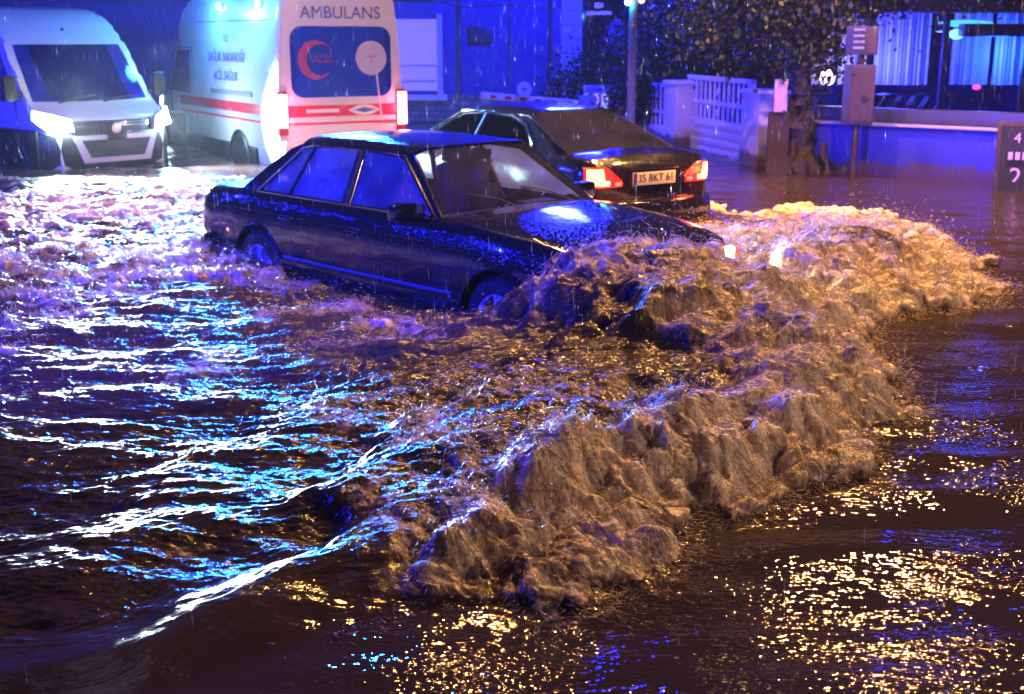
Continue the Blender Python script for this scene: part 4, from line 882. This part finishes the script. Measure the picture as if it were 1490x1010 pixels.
# (photo pixel, level of the surface there, foam 0..1)
ANCH = [(640,800,.43,.45),(700,742,.54,.75),(760,660,.66,.95),(850,622,.72,1),(930,640,.70,1),(1010,600,.72,1),(1080,520,.66,.9),(1100,600,.60,1),(1180,560,.66,1),(1240,560,.60,1),(1250,480,.50,.9),(1210,440,.62,1),
 (1010,470,.74,.9),(1080,450,.80,.9),(1180,400,.72,.9),(1300,400,.54,1),(1390,405,.42,.9),(1310,325,.62,.8),(1350,360,.54,1),(1240,336,.70,.5),(1150,356,.74,.8),(1085,358,.52,.8),(1040,356,.76,.7),(960,352,.87,.6),(880,352,.93,.5),(830,356,.93,.3),(850,375,.86,.6),(780,420,.66,.4),
 (720,452,.52,.4),(640,474,.43,.45),(560,487,.39,.4),(450,486,.37,.3),(930,400,.84,.55),(900,450,.72,.25),(1000,410,.84,.5),(860,500,.60,.15),(960,520,.60,.2),(760,510,.50,.15),(650,530,.44,.15),(700,600,.50,.25),(800,575,.56,.5),(640,600,.47,.55),(560,610,.42,.35),
 (800,640,.48,.1),(700,660,.54,.5),(620,660,.52,.5),(560,700,.50,.4),(620,735,.50,.35),(500,650,.40,.1),(540,780,.465,.15),(490,822,.465,.05),(380,872,.47,0),(250,925,.465,0),(120,965,.46,0),(0,995,.45,0),(590,760,.49,.35),(440,780,.39,0),(300,820,.38,0),(150,900,.38,0),(20,930,.37,0),(300,740,.40,0),(400,680,.38,0),(250,620,.36,0),
 (100,640,.37,0),(60,740,.35,0),(400,560,.36,.05),(480,530,.38,.15),(250,470,.36,.1),(350,430,.37,.2),(440,460,.38,.2),(200,380,.36,.6),(100,300,.36,.75),(280,300,.36,.75),(50,450,.36,.5),(50,540,.36,.3),(250,540,.36,.25),(330,345,.36,.5),
 (1150,300,.41,.8),(1000,320,.38,.1),(1100,270,.37,.65),(1060,285,.37,.6),(1250,278,.38,.65),(1350,276,.38,.55),(1180,255,.36,.4),(1400,316,.47,.5),(1470,330,.44,.4),(1450,290,.37,.45),(400,398,.36,.8),(450,425,.36,.7),(520,448,.36,.7),(585,474,.37,.6),(335,392,.36,.7),(500,425,.31,.0),(560,442,.31,0),(620,456,.31,0),(440,405,.31,0),(1150,480,.55,.9),(940,590,.46,.2),(1040,560,.56,.7),(870,700,.52,1),(800,760,.44,1),(960,700,.50,1),(1080,660,.52,1),(1200,640,.46,1)]
ANCH = [(a, b, (WL+(c-WL)*(.84 if b > 440 and a > 700 else 1)), d) for a, b, c, d in ANCH]
ax = np.array([W(a[0], a[1], a[2]) for a in ANCH]); az = np.array([a[2]-WL for a in ANCH]); af = np.array([a[3] for a in ANCH])
carM = Matrix.Translation((.457, 8.657, -.045)) @ Matrix.Rotation(-.8012, 4, 'Z')
for (cx, cy, cz, cf) in [(-.25,-1.0,-.05,.1),(-.6,-1.15,-.05,.05),(-1.2,-1.0,-.05,0),(-1.2,-1.3,-.05,.35),(-2,-1.0,-.05,.0),(-2,-1.35,-.04,.3),(-2.6,-1.1,-.03,.4),(-2.9,-1.05,.0,.9),(-3.4,-.95,.02,.8),(-3.9,-.5,.0,.5),(.3,-.98,.02,.2),(-.1,-1.25,.02,.1),
      (-1,0,-.05,0),(-2,0,-.05,0),(-3,0,-.05,0),(0,0,.1,0),(-1,.9,0,.1),(-2,.9,0,.1),(.95,.62,.10,.5),(1.15,.6,.10,.6),(.95,0,.40,.6)]:
    v = carM @ Vector((cx, cy, 0)); ax = np.vstack([ax, [v.x, v.y]]); az = np.append(az, cz); af = np.append(af, cf)
# sheet: rings around a point behind the camera, finer near by
org = np.array([0, -2.0])
th = np.concatenate([np.linspace(-84, -40, 60)[:-1], np.linspace(-40, 40, 1500), np.linspace(40, 84, 60)[1:]])*math.pi/180
rad = [2.6]
while rad[-1] < 70: rad.append(rad[-1]+ (max(.0042*(rad[-1]/5), .0035) if rad[-1] < 13 else .012*(rad[-1]/13)**2))
rad = np.array(rad)
TH, RR = np.meshgrid(th, rad); GX = (org[0]+RR*np.sin(TH)).astype(np.float32); GY = (org[1]+RR*np.cos(TH)).astype(np.float32)
def shep(X_, Y_):
    num = 0; nf = 0; den = 0
    for (a, b), z, f in zip(ax, az, af):
        d2 = (X_-a)**2+(Y_-b)**2; w = 1/(d2+.015)**2.2
        num = num+w*z; nf = nf+w*f; den = den+w
    return num/den, nf/den
# coarse evaluation of the smooth fields, then linear look-up
cs = slice(None, None, 4)
def coarse(fn):
    cx_, cy_ = GX[::4, ::4], GY[::4, ::4]; outs = fn(cx_, cy_); res = []
    iu = np.clip(np.arange(GX.shape[0])/4, 0, cx_.shape[0]-1.001); iv = np.clip(np.arange(GX.shape[1])/4, 0, cx_.shape[1]-1.001)
    i0 = iu.astype(int); j0 = iv.astype(int); fu = (iu-i0)[:, None].astype(np.float32); fv = (iv-j0)[None, :].astype(np.float32)
    for A_ in outs:
        A_ = A_.astype(np.float32); r0 = A_[i0][:, j0]*(1-fv)+A_[i0][:, j0+1]*fv; r1 = A_[i0+1][:, j0]*(1-fv)+A_[i0+1][:, j0+1]*fv
        res.append(r0*(1-fu)+r1*fu)
    return res
def fields(X_, Y_):
    # the outline of the breaking front is ragged
    wx = X_+.16*perlin(X_*1.8, Y_*1.8, 31)+.09*perlin(X_*5, Y_*5, 33)+.04*perlin(X_*13, Y_*13, 35); wy = Y_+.16*perlin(X_*1.8, Y_*1.8, 37)+.09*perlin(X_*5, Y_*5, 39)+.04*perlin(X_*13, Y_*13, 36)
    _, s0 = seg_dist(X_, Y_, toe); k_ = .12+.88*sst(1.35, 2.05, s0); wx = X_+(wx-X_)*k_; wy = Y_+(wy-Y_)*k_
    h, f = shep(wx, wy); d, s = seg_dist(wx, wy, toe); sd = np.where(inside(wx, wy, poly), d, -d)
    return h, f, sd, s
H, FO, SD, SS = coarse(fields)
far_ = np.clip((RR-16)/6, 0, 1)
# wave face: steep where it foams, gentle where it is smooth
left = 1-sst(1.15, 2.5, SS)              # the unbroken end of the wave
wid = np.maximum(.12, .36+.22*left+(1-left)*(.30*perlin(GX*1.5, GY*1.5, 141)+.14*perlin(GX*4.5, GY*4.5, 142)+.10)+.14*sst(2.2, 3, SS)+.30*sst(5.5, 7, SS))
tt = np.clip((SD+.02)/wid, 0, 1)
m_in = left*sst(0, 1, tt)+(1-left)*np.clip(tt*(2-tt), 0, 1)**1.1
lowp = fbm(GX*1.3, GY*1.3, 3, 5)
Fm = np.clip(FO, 0, 1)*sst(-.03, .06, SD)*(1-far_)
Fm = Fm.astype(np.float32)
# flow coordinates: along the crest (SS) and across it (SD)
wq = .25*fbm(GX*1.1, GY*1.1, 3, 61)
us = GX*.70+GY*.71+wq; vs_ = SD+wq*.6
wrp = .12*fbm(GX*3, GY*3, 3, 71)
brkL = fbm(GX*1.5+wq, GY*1.8, 3, 131, .55); brkM = fbm((GX+wq*.3)*5, GY*5, 3, 133, .6, 1)
edge = np.exp(-np.clip(SD, 0, 9)/.35)*(1-left)
FA = sst(.18, .80, Fm*.82+.50*brkL+.30*brkM+.22*edge*Fm)*sst(0, .25, Fm)
amp = (.35*Fm+.65*FA)*sst(.12, .5, Fm)*(1-.5*(1-sst(1.2, 2.2, SS))*(SD < 1.2))
lump = fbm((GX+wrp)*2.4, (GY+wrp)*2.4, 2, 11, .5, 1)*.085 + fbm((GX+wrp)*5.5, (GY-wrp)*5.5, 2, 21, .5, 1)*.040 + fbm(GX*12+wrp*5, GY*12+wrp*3, 2, 45, .5)*.016
strand = fbm(us*3.0, vs_*16, 3, 51, .6, 2)*.018       # threads along the crest
strand2 = fbm(us*12, vs_*4.5, 2, 56, .6, 0)*.009 + fbm(GX*30+wrp*4, GY*30, 2, 57, .7, 1)*.0085 + fbm(us*34+wrp*6, vs_*8, 2, 58, .6, 2)*.0105      # threads falling down the face
hz = H*m_in + amp*(lump+strand2) + sst(.02, .3, SD)*(1-.5*amp)*(1-left*(1-sst(.22, .46, SD)))*strand*.45*(1-far_)
# open water: wind/flow ripples, more on the wake side
wake = sst(-.1, .5, SD)
face = 1-left*(1-sst(.34, .62, SD))       # the smooth front of the unbroken wave
nearc = np.exp(-np.clip(SD, 0, 9)/1.1)
rip = fbm(GX*1.1+wq, GY*2.6, 3, 81, .5)*.050*(.25+.75*wake) + fbm(GX*3.2+.6*wq, GY*8.5+wq*2, 3, 91, .5, 0)*.022*(.18+.82*wake)*(1-.8*nearc) + np.exp(-np.clip(SD, 0, 9)/2.2)*fbm(us*.45, vs_*2.6, 3, 93, .5, 0)*.040 + fbm(GX*10, GY*22, 2, 95, .5, 2)*.007*wake*(1-.7*nearc)
rip = rip + nearc*(fbm(us*1.2, vs_*6, 2, 97, .5, 2)*.014+fbm(us*1.5, vs_*15, 3, 98, .55, 2)*.009 + fbm(us*6, vs_*22, 2, 99, .6)*.008)
rip = rip*(.12+.88*face)
patch = sst(.0, .35, fbm(GX*1.0, GY*1.6, 3, 107))
calm = fbm(GX*1.2+wq, GY*2.4, 2, 101)*.024+fbm(GX*4, GY*9, 2, 103)*.0013+patch*fbm(GX*16, GY*30, 2, 105)*.0022
hz = hz + rip*(1-.6*amp)*wake*(1-.5*far_) + calm*(1-wake)
# chop at the far side and beyond
hz = hz + far_*fbm(GX*1.5, GY*3, 3, 111)*.02
HZ = (WL+hz).astype(np.float32)
# breaking lumps lean outwards over the face
lean = (amp*np.clip(lump+.02, 0, 1)*.40).astype(np.float32)
gx = np.gradient(SD, axis=1); 
# direction out of the wave, from the distance field
dxr = GX[:, 1:]-GX[:, :-1]
def grad_world(A_):
    dr = np.gradient(A_, axis=0)/np.gradient(RR, axis=0); dt = np.gradient(A_, axis=1)/(np.gradient(TH, axis=1)*RR)
    return dr*np.sin(TH)+dt*np.cos(TH), dr*np.cos(TH)-dt*np.sin(TH)
ox, oy = grad_world(SD); nrm = np.hypot(ox, oy)+1e-3; ox = -ox/nrm; oy = -oy/nrm
PX = GX+ox*lean; PY = GY+oy*lean
n0, n1 = GX.shape
co = np.stack([PX, PY, HZ], -1).reshape(-1, 3).astype(np.float32)
idx = np.arange(n0*n1).reshape(n0, n1)
q = np.stack([idx[:-1, :-1], idx[:-1, 1:], idx[1:, 1:], idx[1:, :-1]], -1).reshape(-1, 4)
me = bpy.data.meshes.new('flood_water'); me.vertices.add(len(co)); me.vertices.foreach_set('co', co.ravel())
me.loops.add(q.size); me.loops.foreach_set('vertex_index', q.ravel().astype(np.int32)); me.polygons.add(len(q)); me.polygons.foreach_set('loop_start', np.arange(0, q.size, 4, dtype=np.int32))
me.polygons.foreach_set('use_smooth', np.ones(len(q), bool)); me.update(calc_edges=True)
# broken foam texture as a vertex attribute of the surface itself
brk = fbm((GX+wrp)*5, (GY-wrp)*5, 4, 121, .6, 2)
lace = sst(.15, .55, fbm((GX+wrp)*7, (GY+wrp)*10, 3, 151, .6, 2)+.25*fbm(GX*2, GY*2, 2, 153))*np.exp(-np.abs(np.minimum(SD, 0))/.16)*(SD < .05)*(1-left)
foam = np.clip(.55*lace+FA*.74+.38*brk*FA+3.6*np.clip(lump+.3*strand2, -.09, .09)*FA+.10*Fm, 0, 1)
at_ = me.attributes.new('foam', 'FLOAT', 'POINT'); at_.data.foreach_set('value', foam.ravel().astype(np.float32))
fl_ = np.stack([us, vs_, wake*1.0], -1).reshape(-1, 3).astype(np.float32)
rc = (1-.88*left*np.exp(-((SD-.12)/.42)**2)*(SD < .62)).ravel().astype(np.float32); at3 = me.attributes.new('ripple', 'FLOAT', 'POINT'); at3.data.foreach_set('value', rc)
at2 = me.attributes.new('flow', 'FLOAT_VECTOR', 'POINT'); at2.data.foreach_set('vector', fl_.ravel())
print('water verts', len(co))
wm = bpy.data.materials.new('flood_water'); wm.use_nodes = True; nt = wm.node_tree; b = nt.nodes['Principled BSDF']; L = nt.links.new
aF = nt.nodes.new('ShaderNodeAttribute'); aF.attribute_name = 'foam'; aW = nt.nodes.new('ShaderNodeAttribute'); aW.attribute_name = 'flow'
geo = nt.nodes.new('ShaderNodeNewGeometry')
sepW = nt.nodes.new('ShaderNodeSeparateXYZ'); L(aW.outputs['Vector'], sepW.inputs[0])
def noise(vec, scale, det, rough=.6, map_=None):
    n = nt.nodes.new('ShaderNodeTexNoise'); n.inputs['Scale'].default_value = scale; n.inputs['Detail'].default_value = det; n.inputs['Roughness'].default_value = rough
    if map_:
        mp = nt.nodes.new('ShaderNodeMapping'); mp.inputs['Scale'].default_value = map_; L(vec, mp.inputs[0]); L(mp.outputs[0], n.inputs['Vector'])
    else: L(vec, n.inputs['Vector'])
    return n.outputs['Fac']
def mathn(op, a, b_=None, c=None):
    n = nt.nodes.new('ShaderNodeMath'); n.operation = op
    for i, v in enumerate((a, b_, c)):
        if v is None: continue
        if isinstance(v, (int, float)): n.inputs[i].default_value = v
        else: L(v, n.inputs[i])
    return n.outputs[0]
nz = noise(geo.outputs['Position'], 60, 6, .7)
hair = noise(aW.outputs['Vector'], 1, 4, .7, (64, 11, 1)); fuzz = noise(geo.outputs['Position'], 16, 5, .7)
var = mathn('ADD', mathn('MULTIPLY', mathn('SUBTRACT', nz, .5), .8), mathn('ADD', mathn('MULTIPLY', mathn('SUBTRACT', hair, .5), 1.25), mathn('MULTIPLY', mathn('SUBTRACT', fuzz, .5), 1.1)))
foamv = mathn('ADD', aF.outputs['Fac'], mathn('MULTIPLY', var, mathn('ADD', .06, mathn('MULTIPLY', aF.outputs['Fac'], .85))))
cr = nt.nodes.new('ShaderNodeValToRGB'); L(foamv, cr.inputs[0]); e = cr.color_ramp.elements
e[0].position = 0; e[0].color = (.036,.023,.020,1); e[1].position = 1; e[1].color = (.78,.68,.60,1)
k = e.new(.30); k.color = (.085,.052,.034,1); k = e.new(.60); k.color = (.30,.21,.155,1)
L(cr.outputs[0], b.inputs['Base Color'])
rr_ = nt.nodes.new('ShaderNodeMapRange'); rr_.inputs[1].default_value = 0; rr_.inputs[2].default_value = .8; rr_.inputs[3].default_value = .02; rr_.inputs[4].default_value = .27; L(foamv, rr_.inputs[0]); L(mathn('ADD', rr_.outputs[0], mathn('MULTIPLY', sepW.outputs[2], .165)), b.inputs['Roughness'])
b.inputs['IOR'].default_value = 1.38; b.inputs['Specular IOR Level'].default_value = .5
# fine ripples: stretched along the flow on the wake, isotropic outside
F_ = aF.outputs['Fac']; Wk = sepW.outputs[2]; AW = aW.outputs['Vector']; GP = geo.outputs['Position']
f4 = noise(GP, 2.0, 3, .6); pm = nt.nodes.new('ShaderNodeMapRange'); pm.inputs[1].default_value = .40; pm.inputs[2].default_value = .60; pm.inputs[3].default_value = .25; pm.inputs[4].default_value = 1; L(f4, pm.inputs[0])
aR = nt.nodes.new('ShaderNodeAttribute'); aR.attribute_name = 'ripple'; RP = aR.outputs['Fac']
terms = [mathn('MULTIPLY', noise(AW, 1, 3, .6, (11, 52, 1)), mathn('MULTIPLY', Wk, .0062)), mathn('MULTIPLY', noise(AW, 1, 2, .6, (38, 105, 1)), mathn('MULTIPLY', Wk, .0017)),
    mathn('MULTIPLY', noise(GP, 1, 1, .5, (13, 25, 13)), mathn('MULTIPLY', RP, .0035)), mathn('MULTIPLY', noise(GP, 1, 1, .5, (34, 62, 34)), mathn('MULTIPLY', RP, mathn('MULTIPLY', pm.outputs[0], .0060))),
    mathn('MULTIPLY', noise(GP, 150, 3, .6), mathn('MULTIPLY', F_, .0030)), mathn('MULTIPLY', noise(AW, 1, 3, .6, (55, 14, 1)), mathn('MULTIPLY', F_, .0060))]
hh = terms[0]
for t_ in terms[1:]: hh = mathn('ADD', hh, t_)
bp = nt.nodes.new('ShaderNodeBump'); bp.inputs['Distance'].default_value = 1; bp.inputs['Strength'].default_value = 1
L(hh, bp.inputs['Height']); L(bp.outputs[0], b.inputs['Normal'])
b.inputs['Subsurface Radius'].default_value = (.05,.032,.02); b.inputs['Subsurface Scale'].default_value = .6; L(mathn('MULTIPLY', aF.outputs['Fac'], .10), b.inputs['Subsurface Weight'])
me.materials.append(wm)
water = bpy.data.objects.new('flood_water', me); COL.objects.link(water); tag(water, kind='structure')
# road bed far below and beyond
bm = bmesh.new(); box(bm, (0, 30, -.15), (400, 400, .1)); g = obj('road', bm, mat('asphalt', (.05,.05,.05), .8, vary=(2,.2)), None, 0); tag(g, kind='structure')

# ------------------------------------------------------------------ spray and rain
rng = np.random.RandomState(3)
def droplets(name, pts, dirs, lens, wid_, m, label=None):
    """each drop: a stretched six-faced bead"""
    n = len(pts); d = dirs/np.linalg.norm(dirs, axis=1, keepdims=True); up = np.where(np.abs(d[:, 2:3]) > .9, [[1., 0, 0]], [[0., 0, 1]])
    a = np.cross(d, up); a /= np.linalg.norm(a, axis=1, keepdims=True); c = np.cross(d, a)
    V = np.empty((n, 5, 3)); V[:, 0] = pts-d*lens[:, None]/2; V[:, 4] = pts+d*lens[:, None]/2
    for i in range(3): t = 2*np.pi*i/3; V[:, 1+i] = pts+d*lens[:, None]*.15+(a*math.cos(t)+c*math.sin(t))*wid_[:, None]
    base = (np.arange(n)*5)[:, None, None]; F = np.array([(0,2,1),(0,3,2),(0,1,3),(4,1,2),(4,2,3),(4,3,1)])[None]+base
    m_ = bpy.data.meshes.new(name); m_.vertices.add(n*5); m_.vertices.foreach_set('co', V.reshape(-1).astype(np.float32)); m_.loops.add(n*18); m_.loops.foreach_set('vertex_index', F.reshape(-1).astype(np.int32)); m_.polygons.add(n*6); m_.polygons.foreach_set('loop_start', np.arange(0, n*18, 3, dtype=np.int32)); m_.update(calc_edges=True)
    m_.polygons.foreach_set('use_smooth', [True]*len(m_.polygons)); m_.materials.append(m); o = bpy.data.objects.new(name, m_); COL.objects.link(o); tag(o, kind='stuff')
    if label: o['label'] = label
    return o
spm = mat('spray_drop', (.60,.47,.36), .25, spec=.7, vary=(5,.3)); spn = spm.node_tree.nodes['Principled BSDF']; spn.inputs['Transmission Weight'].default_value = .25
fp = (FA**1.2*(RR < 13)*(0.25+np.clip(lump*10+.4, 0, 1.5))*RR + .55*RR*np.exp(-((SD+.04)/.07)**2)*(1-left)*(RR < 12)).ravel(); fp = fp/fp.sum()
ns = 110000; sel = rng.choice(len(fp), ns, p=fp); sgx, sgy = grad_world(HZ)
P0 = co[sel].astype(float); O0 = np.stack([ox.ravel()[sel], oy.ravel()[sel]], 1); G0 = np.stack([sgx.ravel()[sel], sgy.ravel()[sel]], 1)
swirl = perlin(P0[:, 0]*3, P0[:, 1]*3, 201)*1.6; cs_, sn_ = np.cos(swirl), np.sin(swirl); O1 = np.stack([O0[:, 0]*cs_-O0[:, 1]*sn_, O0[:, 0]*sn_+O0[:, 1]*cs_], 1)
jump = rng.exponential(.010, ns)*(1+4*(rng.rand(ns) < .20)); dz = np.clip((G0*O1).sum(1), -1.3, .8)
D0 = np.concatenate([O1, dz[:, None]], 1)+rng.normal(0, .22, (ns, 3)); D0[:, 2] += rng.exponential(.12, ns)
P0[:, 2] += jump
droplets('spray', P0, D0, np.where(rng.rand(ns) < .6, rng.uniform(.015, .050, ns), rng.uniform(.005, .012, ns)), rng.uniform(.0008, .0024, ns)*np.clip(np.hypot(P0[:,0], P0[:,1])/5, .6, 2), spm, 'fine spray of brown drops thrown off the breaking wave')
# larger flying drops by crests
sel = rng.choice(len(fp), 6000, p=fp); P1 = co[sel].astype(float); P1[:, 2] += rng.exponential(.06, len(sel)); P1[:, :2] += rng.normal(0, .05, (len(sel), 2))
droplets('flying_drops', P1, rng.normal(size=(len(sel), 3)), rng.uniform(.004, .010, len(sel)), rng.uniform(.0015, .003, len(sel)), spm, 'scattered larger drops flying above the wave')
nr = 8500; yy = 2.5+rng.rand(nr)**.6*17; xx = (rng.rand(nr)*2-1)*(yy*.50+.4); zz = .4+rng.rand(nr)*(2.4+yy*.06)
rd = np.tile([.05, .02, -1.], (nr, 1))+rng.normal(0, .02, (nr, 3))
rm = mat('rain_drop', (.75,.78,.85), .2, trans=.3, alpha=.55, vary=(3,.1))
droplets('rain', np.stack([xx, yy, zz], 1), rd, rng.uniform(.03, .10, nr), rng.uniform(.0003, .0007, nr), rm, 'thin rain falling through the whole street')

HZD = .0004
hm = bpy.data.materials.new('rain_haze'); hm.use_nodes = True; nt = hm.node_tree; nt.nodes.clear(); o_ = nt.nodes.new('ShaderNodeOutputMaterial'); pv = nt.nodes.new('ShaderNodeVolumePrincipled')
pv.inputs['Color'].default_value = (.85,.87,.95,1); pv.inputs['Density'].default_value = HZD; pv.inputs['Anisotropy'].default_value = .25; nt.links.new(pv.outputs[0], o_.inputs['Volume'])
if HZD:
    bm = bmesh.new(); box(bm, (0, 17, 4.4), (90, 56, 11.5)); hz_ = obj('haze', bm, hm, None, 0); tag(hz_, kind='stuff')
# ------------------------------------------------------------------ light
w = bpy.data.worlds.new('World'); SC.world = w; w.use_nodes = True; nt = w.node_tree; bg = nt.nodes['Background']
sk = nt.nodes.new('ShaderNodeTexSky'); sk.sky_type = 'NISHITA'; sk.sun_disc = False; sk.sun_elevation = R(-4); sk.sun_rotation = R(200)
mx = nt.nodes.new('ShaderNodeMix'); mx.data_type = 'RGBA'; mx.blend_type = 'MIX'; mx.inputs[0].default_value = .9; nt.links.new(sk.outputs[0], mx.inputs[6]); mx.inputs[7].default_value = (.34,.22,1.0,1)
nt.links.new(mx.outputs[2], bg.inputs['Color']); bg.inputs['Strength'].default_value = .038
def light(name, kind, loc, col, e, r=.1, target=None, spot=None, blend=.5, size=None):
    l = bpy.data.lights.new(name, kind); l.color = col; l.energy = e
    if kind == 'AREA': l.shape = 'RECTANGLE'; l.size, l.size_y = size
    elif kind != 'SUN': l.shadow_soft_size = r
    if spot: l.spot_size = R(spot); l.spot_blend = blend
    o = bpy.data.objects.new(name, l); COL.objects.link(o); o.location = loc
    if target is not None: o.rotation_euler = (Vector(target)-Vector(loc)).to_track_quat('-Z', 'Y').to_euler()
    return o
sun = light('moonlight', 'SUN', (0,0,20), (.6,.6,1), .02); sun.data.angle = R(10); sun.rotation_euler = (R(40), 0, R(200))
SODIUM = (1, .47, .13)
# street lamps along the road, on their own posts
def street_lamp(x, y, h, e, r, label, az_):
    t = thing('street_lamp', label, 'street lamp', (x, y, 0), az_, 'street lamps on posts')
    bm = bmesh.new(); limb(bm, (0,0,0), (0,0,h), .09, .05, 1, 6, 0); tube(bm, [(0,0,h-.02), (0,.4,h+.18), (0,1.1,h+.25)], .035); obj('post', bm, M['greyp'], t, 60)
    bm = bmesh.new(); box(bm, (0, 1.3, h+.25), (.26, .62, .12), .04); hd = obj('lamp_head', bm, M['greyp'], t)
    bm = bmesh.new(); sph(bm, (0, 1.3, h+.18), (.11, .25, .035)); obj('lamp_bulb', bm, emit('sodium_bulb', (1,.6,.22), 40), hd)
    p = Matrix.Translation((x, y, 0)) @ Matrix.Rotation(az_, 4, 'Z') @ Vector((0, 1.3, h+.08))
    light('street_light', 'SPOT' if y > 4 else 'POINT', p, SODIUM if y > 4 else (1, .62, .36), e, r, (p.x-.8, p.y-1.2, 0) if y > 4 else None, 122 if y > 4 else None, .12)
street_lamp(7.6, 12.2, 6.5, 900, .085, 'sodium street lamp at the kerb on the right', R(100))
street_lamp(7.2, 2.2, 4.6, 1100, .25, 'sodium street lamp behind the photographer on the right', R(20))
def hung_lamp(x, y, z, e, r, label):
    t = thing('hanging_lamp', label, 'street lamp', (x, y, z), 0, 'lamps hung over the street'); bm = bmesh.new(); cyl(bm, (0,0,.0), (0,0,.16), .22, .10, 20); cyl(bm, (0,0,.16), (0,0,.9), .012); obj('lamp_head', bm, M['greyp'], t)
    bm = bmesh.new(); sph(bm, (0,0,-.02), (.13,.13,.05)); obj('lamp_bulb', bm, emit('sodium_bulb', (1,.6,.22), 40), t)
    light('street_light', 'SPOT', (x, y, z-.12), SODIUM, e, r, (x, y, 0), 126, .12)
    c_ = thing('lamp_cable', 'thin cable across the street holding '+label, 'cable', (x, y, z+.9), 0, 'cables that carry the hung lamps'); bm = bmesh.new(); tube(bm, [(-14,0,.8), (-7,0,.25), (0,0,0), (7,0,.25), (14,0,.8)], .012, 6); obj('wire', bm, M['plastic'], c_)
hung_lamp(-.3, 12.3, 6.9, 1500, .13, 'the lamp above the old black sedan')
hung_lamp(3.9, 11.5, 6.3, 3000, .12, 'the lamp above the wave to the right')
hung_lamp(2.9, 15.5, 6.6, 5, .12, 'the unseen lamp added above the gate side of the street')
light('street_light', 'SPOT', (2.9, 15.5, 6.4), SODIUM, 4200, .12, (4.6, 13.6, 0), 70, .6)  # fixture and narrow spot added to turn the water near the gate orange
# emergency lights: police car out of view at left, and added blue fill lights
BLUE = (.008, .012, 1.0); CY = (.10, .65, 1.0)
light('unseen_blue_light', 'SPOT', (-6.5, 1.5, 2.8), BLUE, 17000, .15, (-.6, 9.3, .9), 34, .6)
light('unseen_blue_light', 'POINT', (-11, 14, 3.0), BLUE, 1500, .2)
light('unseen_blue_light', 'SPOT', (6.8, 12.5, 4.2), BLUE, 2200, .3, (5.0, 18.5, 1.3), 80, .8)  # added spot that turns the low wall blue
light('unseen_blue_light', 'POINT', (-9, 7.5, 3.0), BLUE, 3500, .2)  # added at the left to tint the wake and the van blue
light('unseen_blue_light', 'POINT', (1.2, 22.0, 4.4), BLUE, 3600, .5)  # added overhead, unseen, to light the shop wall blue
mA = Matrix.Translation(amb.location) @ Matrix.Rotation(aa, 4, 'Z')
for bx in (-AL+.75, -AL+2.5): light('ambulance_beacon', 'POINT', mA @ Vector((bx, 1.45, 2.66)), CY, 65, .10)
light('ambulance_beacon', 'SPOT', mA @ Vector((XR-.25, .2, 3.1)), (.012,.15,1), 10000, .32, (-1.0, 4.5, .3), 66, .5)
light('ambulance_beacon', 'SPOT', mA @ Vector((-.9, .3, 3.25)), (.012,.12,1), 17000, .36, (-1.6, 4.5, .3), 50, .5)
for s in (1, -1): light('ambulance_tail', 'POINT', mA @ Vector((XR-.20, s*.92, 1.13)), (1,.15,.35), 9, .06)
mV = Matrix.Translation(van.location) @ Matrix.Rotation(va, 4, 'Z')
for s in (1, -1):
    p = mV @ Vector((.16, s*.80, 1.0)); light('van_headlight', 'SPOT', p, (.72,.90,1), 12000, .10, mV @ Vector((9, s*.9-1.2, .8)), 74, .5)
m2_ = Matrix.Translation(o2) @ Matrix.Rotation(a2, 4, 'Z')
for s in (1, -1): light('brake_light', 'POINT', m2_ @ Vector((-3.86, s*.66, .84)), (1,.10,.03), 14, .05)
for s in (1, -1): light('sedan_headlight', 'SPOT', carM @ Vector((.90, s*.60, .66)), (1,.72,.36), 260, .08, carM @ Vector((5, s*.6, .5)), 130, .8)
light('shop_light', 'POINT', atY(1300, 90, RY+.4), (.03,.04,1), 420, .3); light('shop_light', 'POINT', atY(1220, 90, RY+.4), (.75,.6,1), 50, .2)
light('shop_light', 'POINT', atY(1450, 80, RY+.5), (.02,.10,1), 220, .3)

# ------------------------------------------------------------------ render settings
SC.render.engine = 'CYCLES'
vs = SC.view_settings; vs.view_transform = 'Standard'; vs.look = 'None'; vs.exposure = 0; vs.gamma = 1
c = SC.cycles; c.max_bounces = 5; c.diffuse_bounces = 2; c.glossy_bounces = 3; c.transmission_bounces = 4; c.transparent_max_bounces = 10
c.sample_clamp_indirect = 6; c.sample_clamp_direct = 0; c.caustics_reflective = False; c.caustics_refractive = False
c.use_denoising = True; c.denoiser = 'OPENIMAGEDENOISE'; c.use_light_tree = True
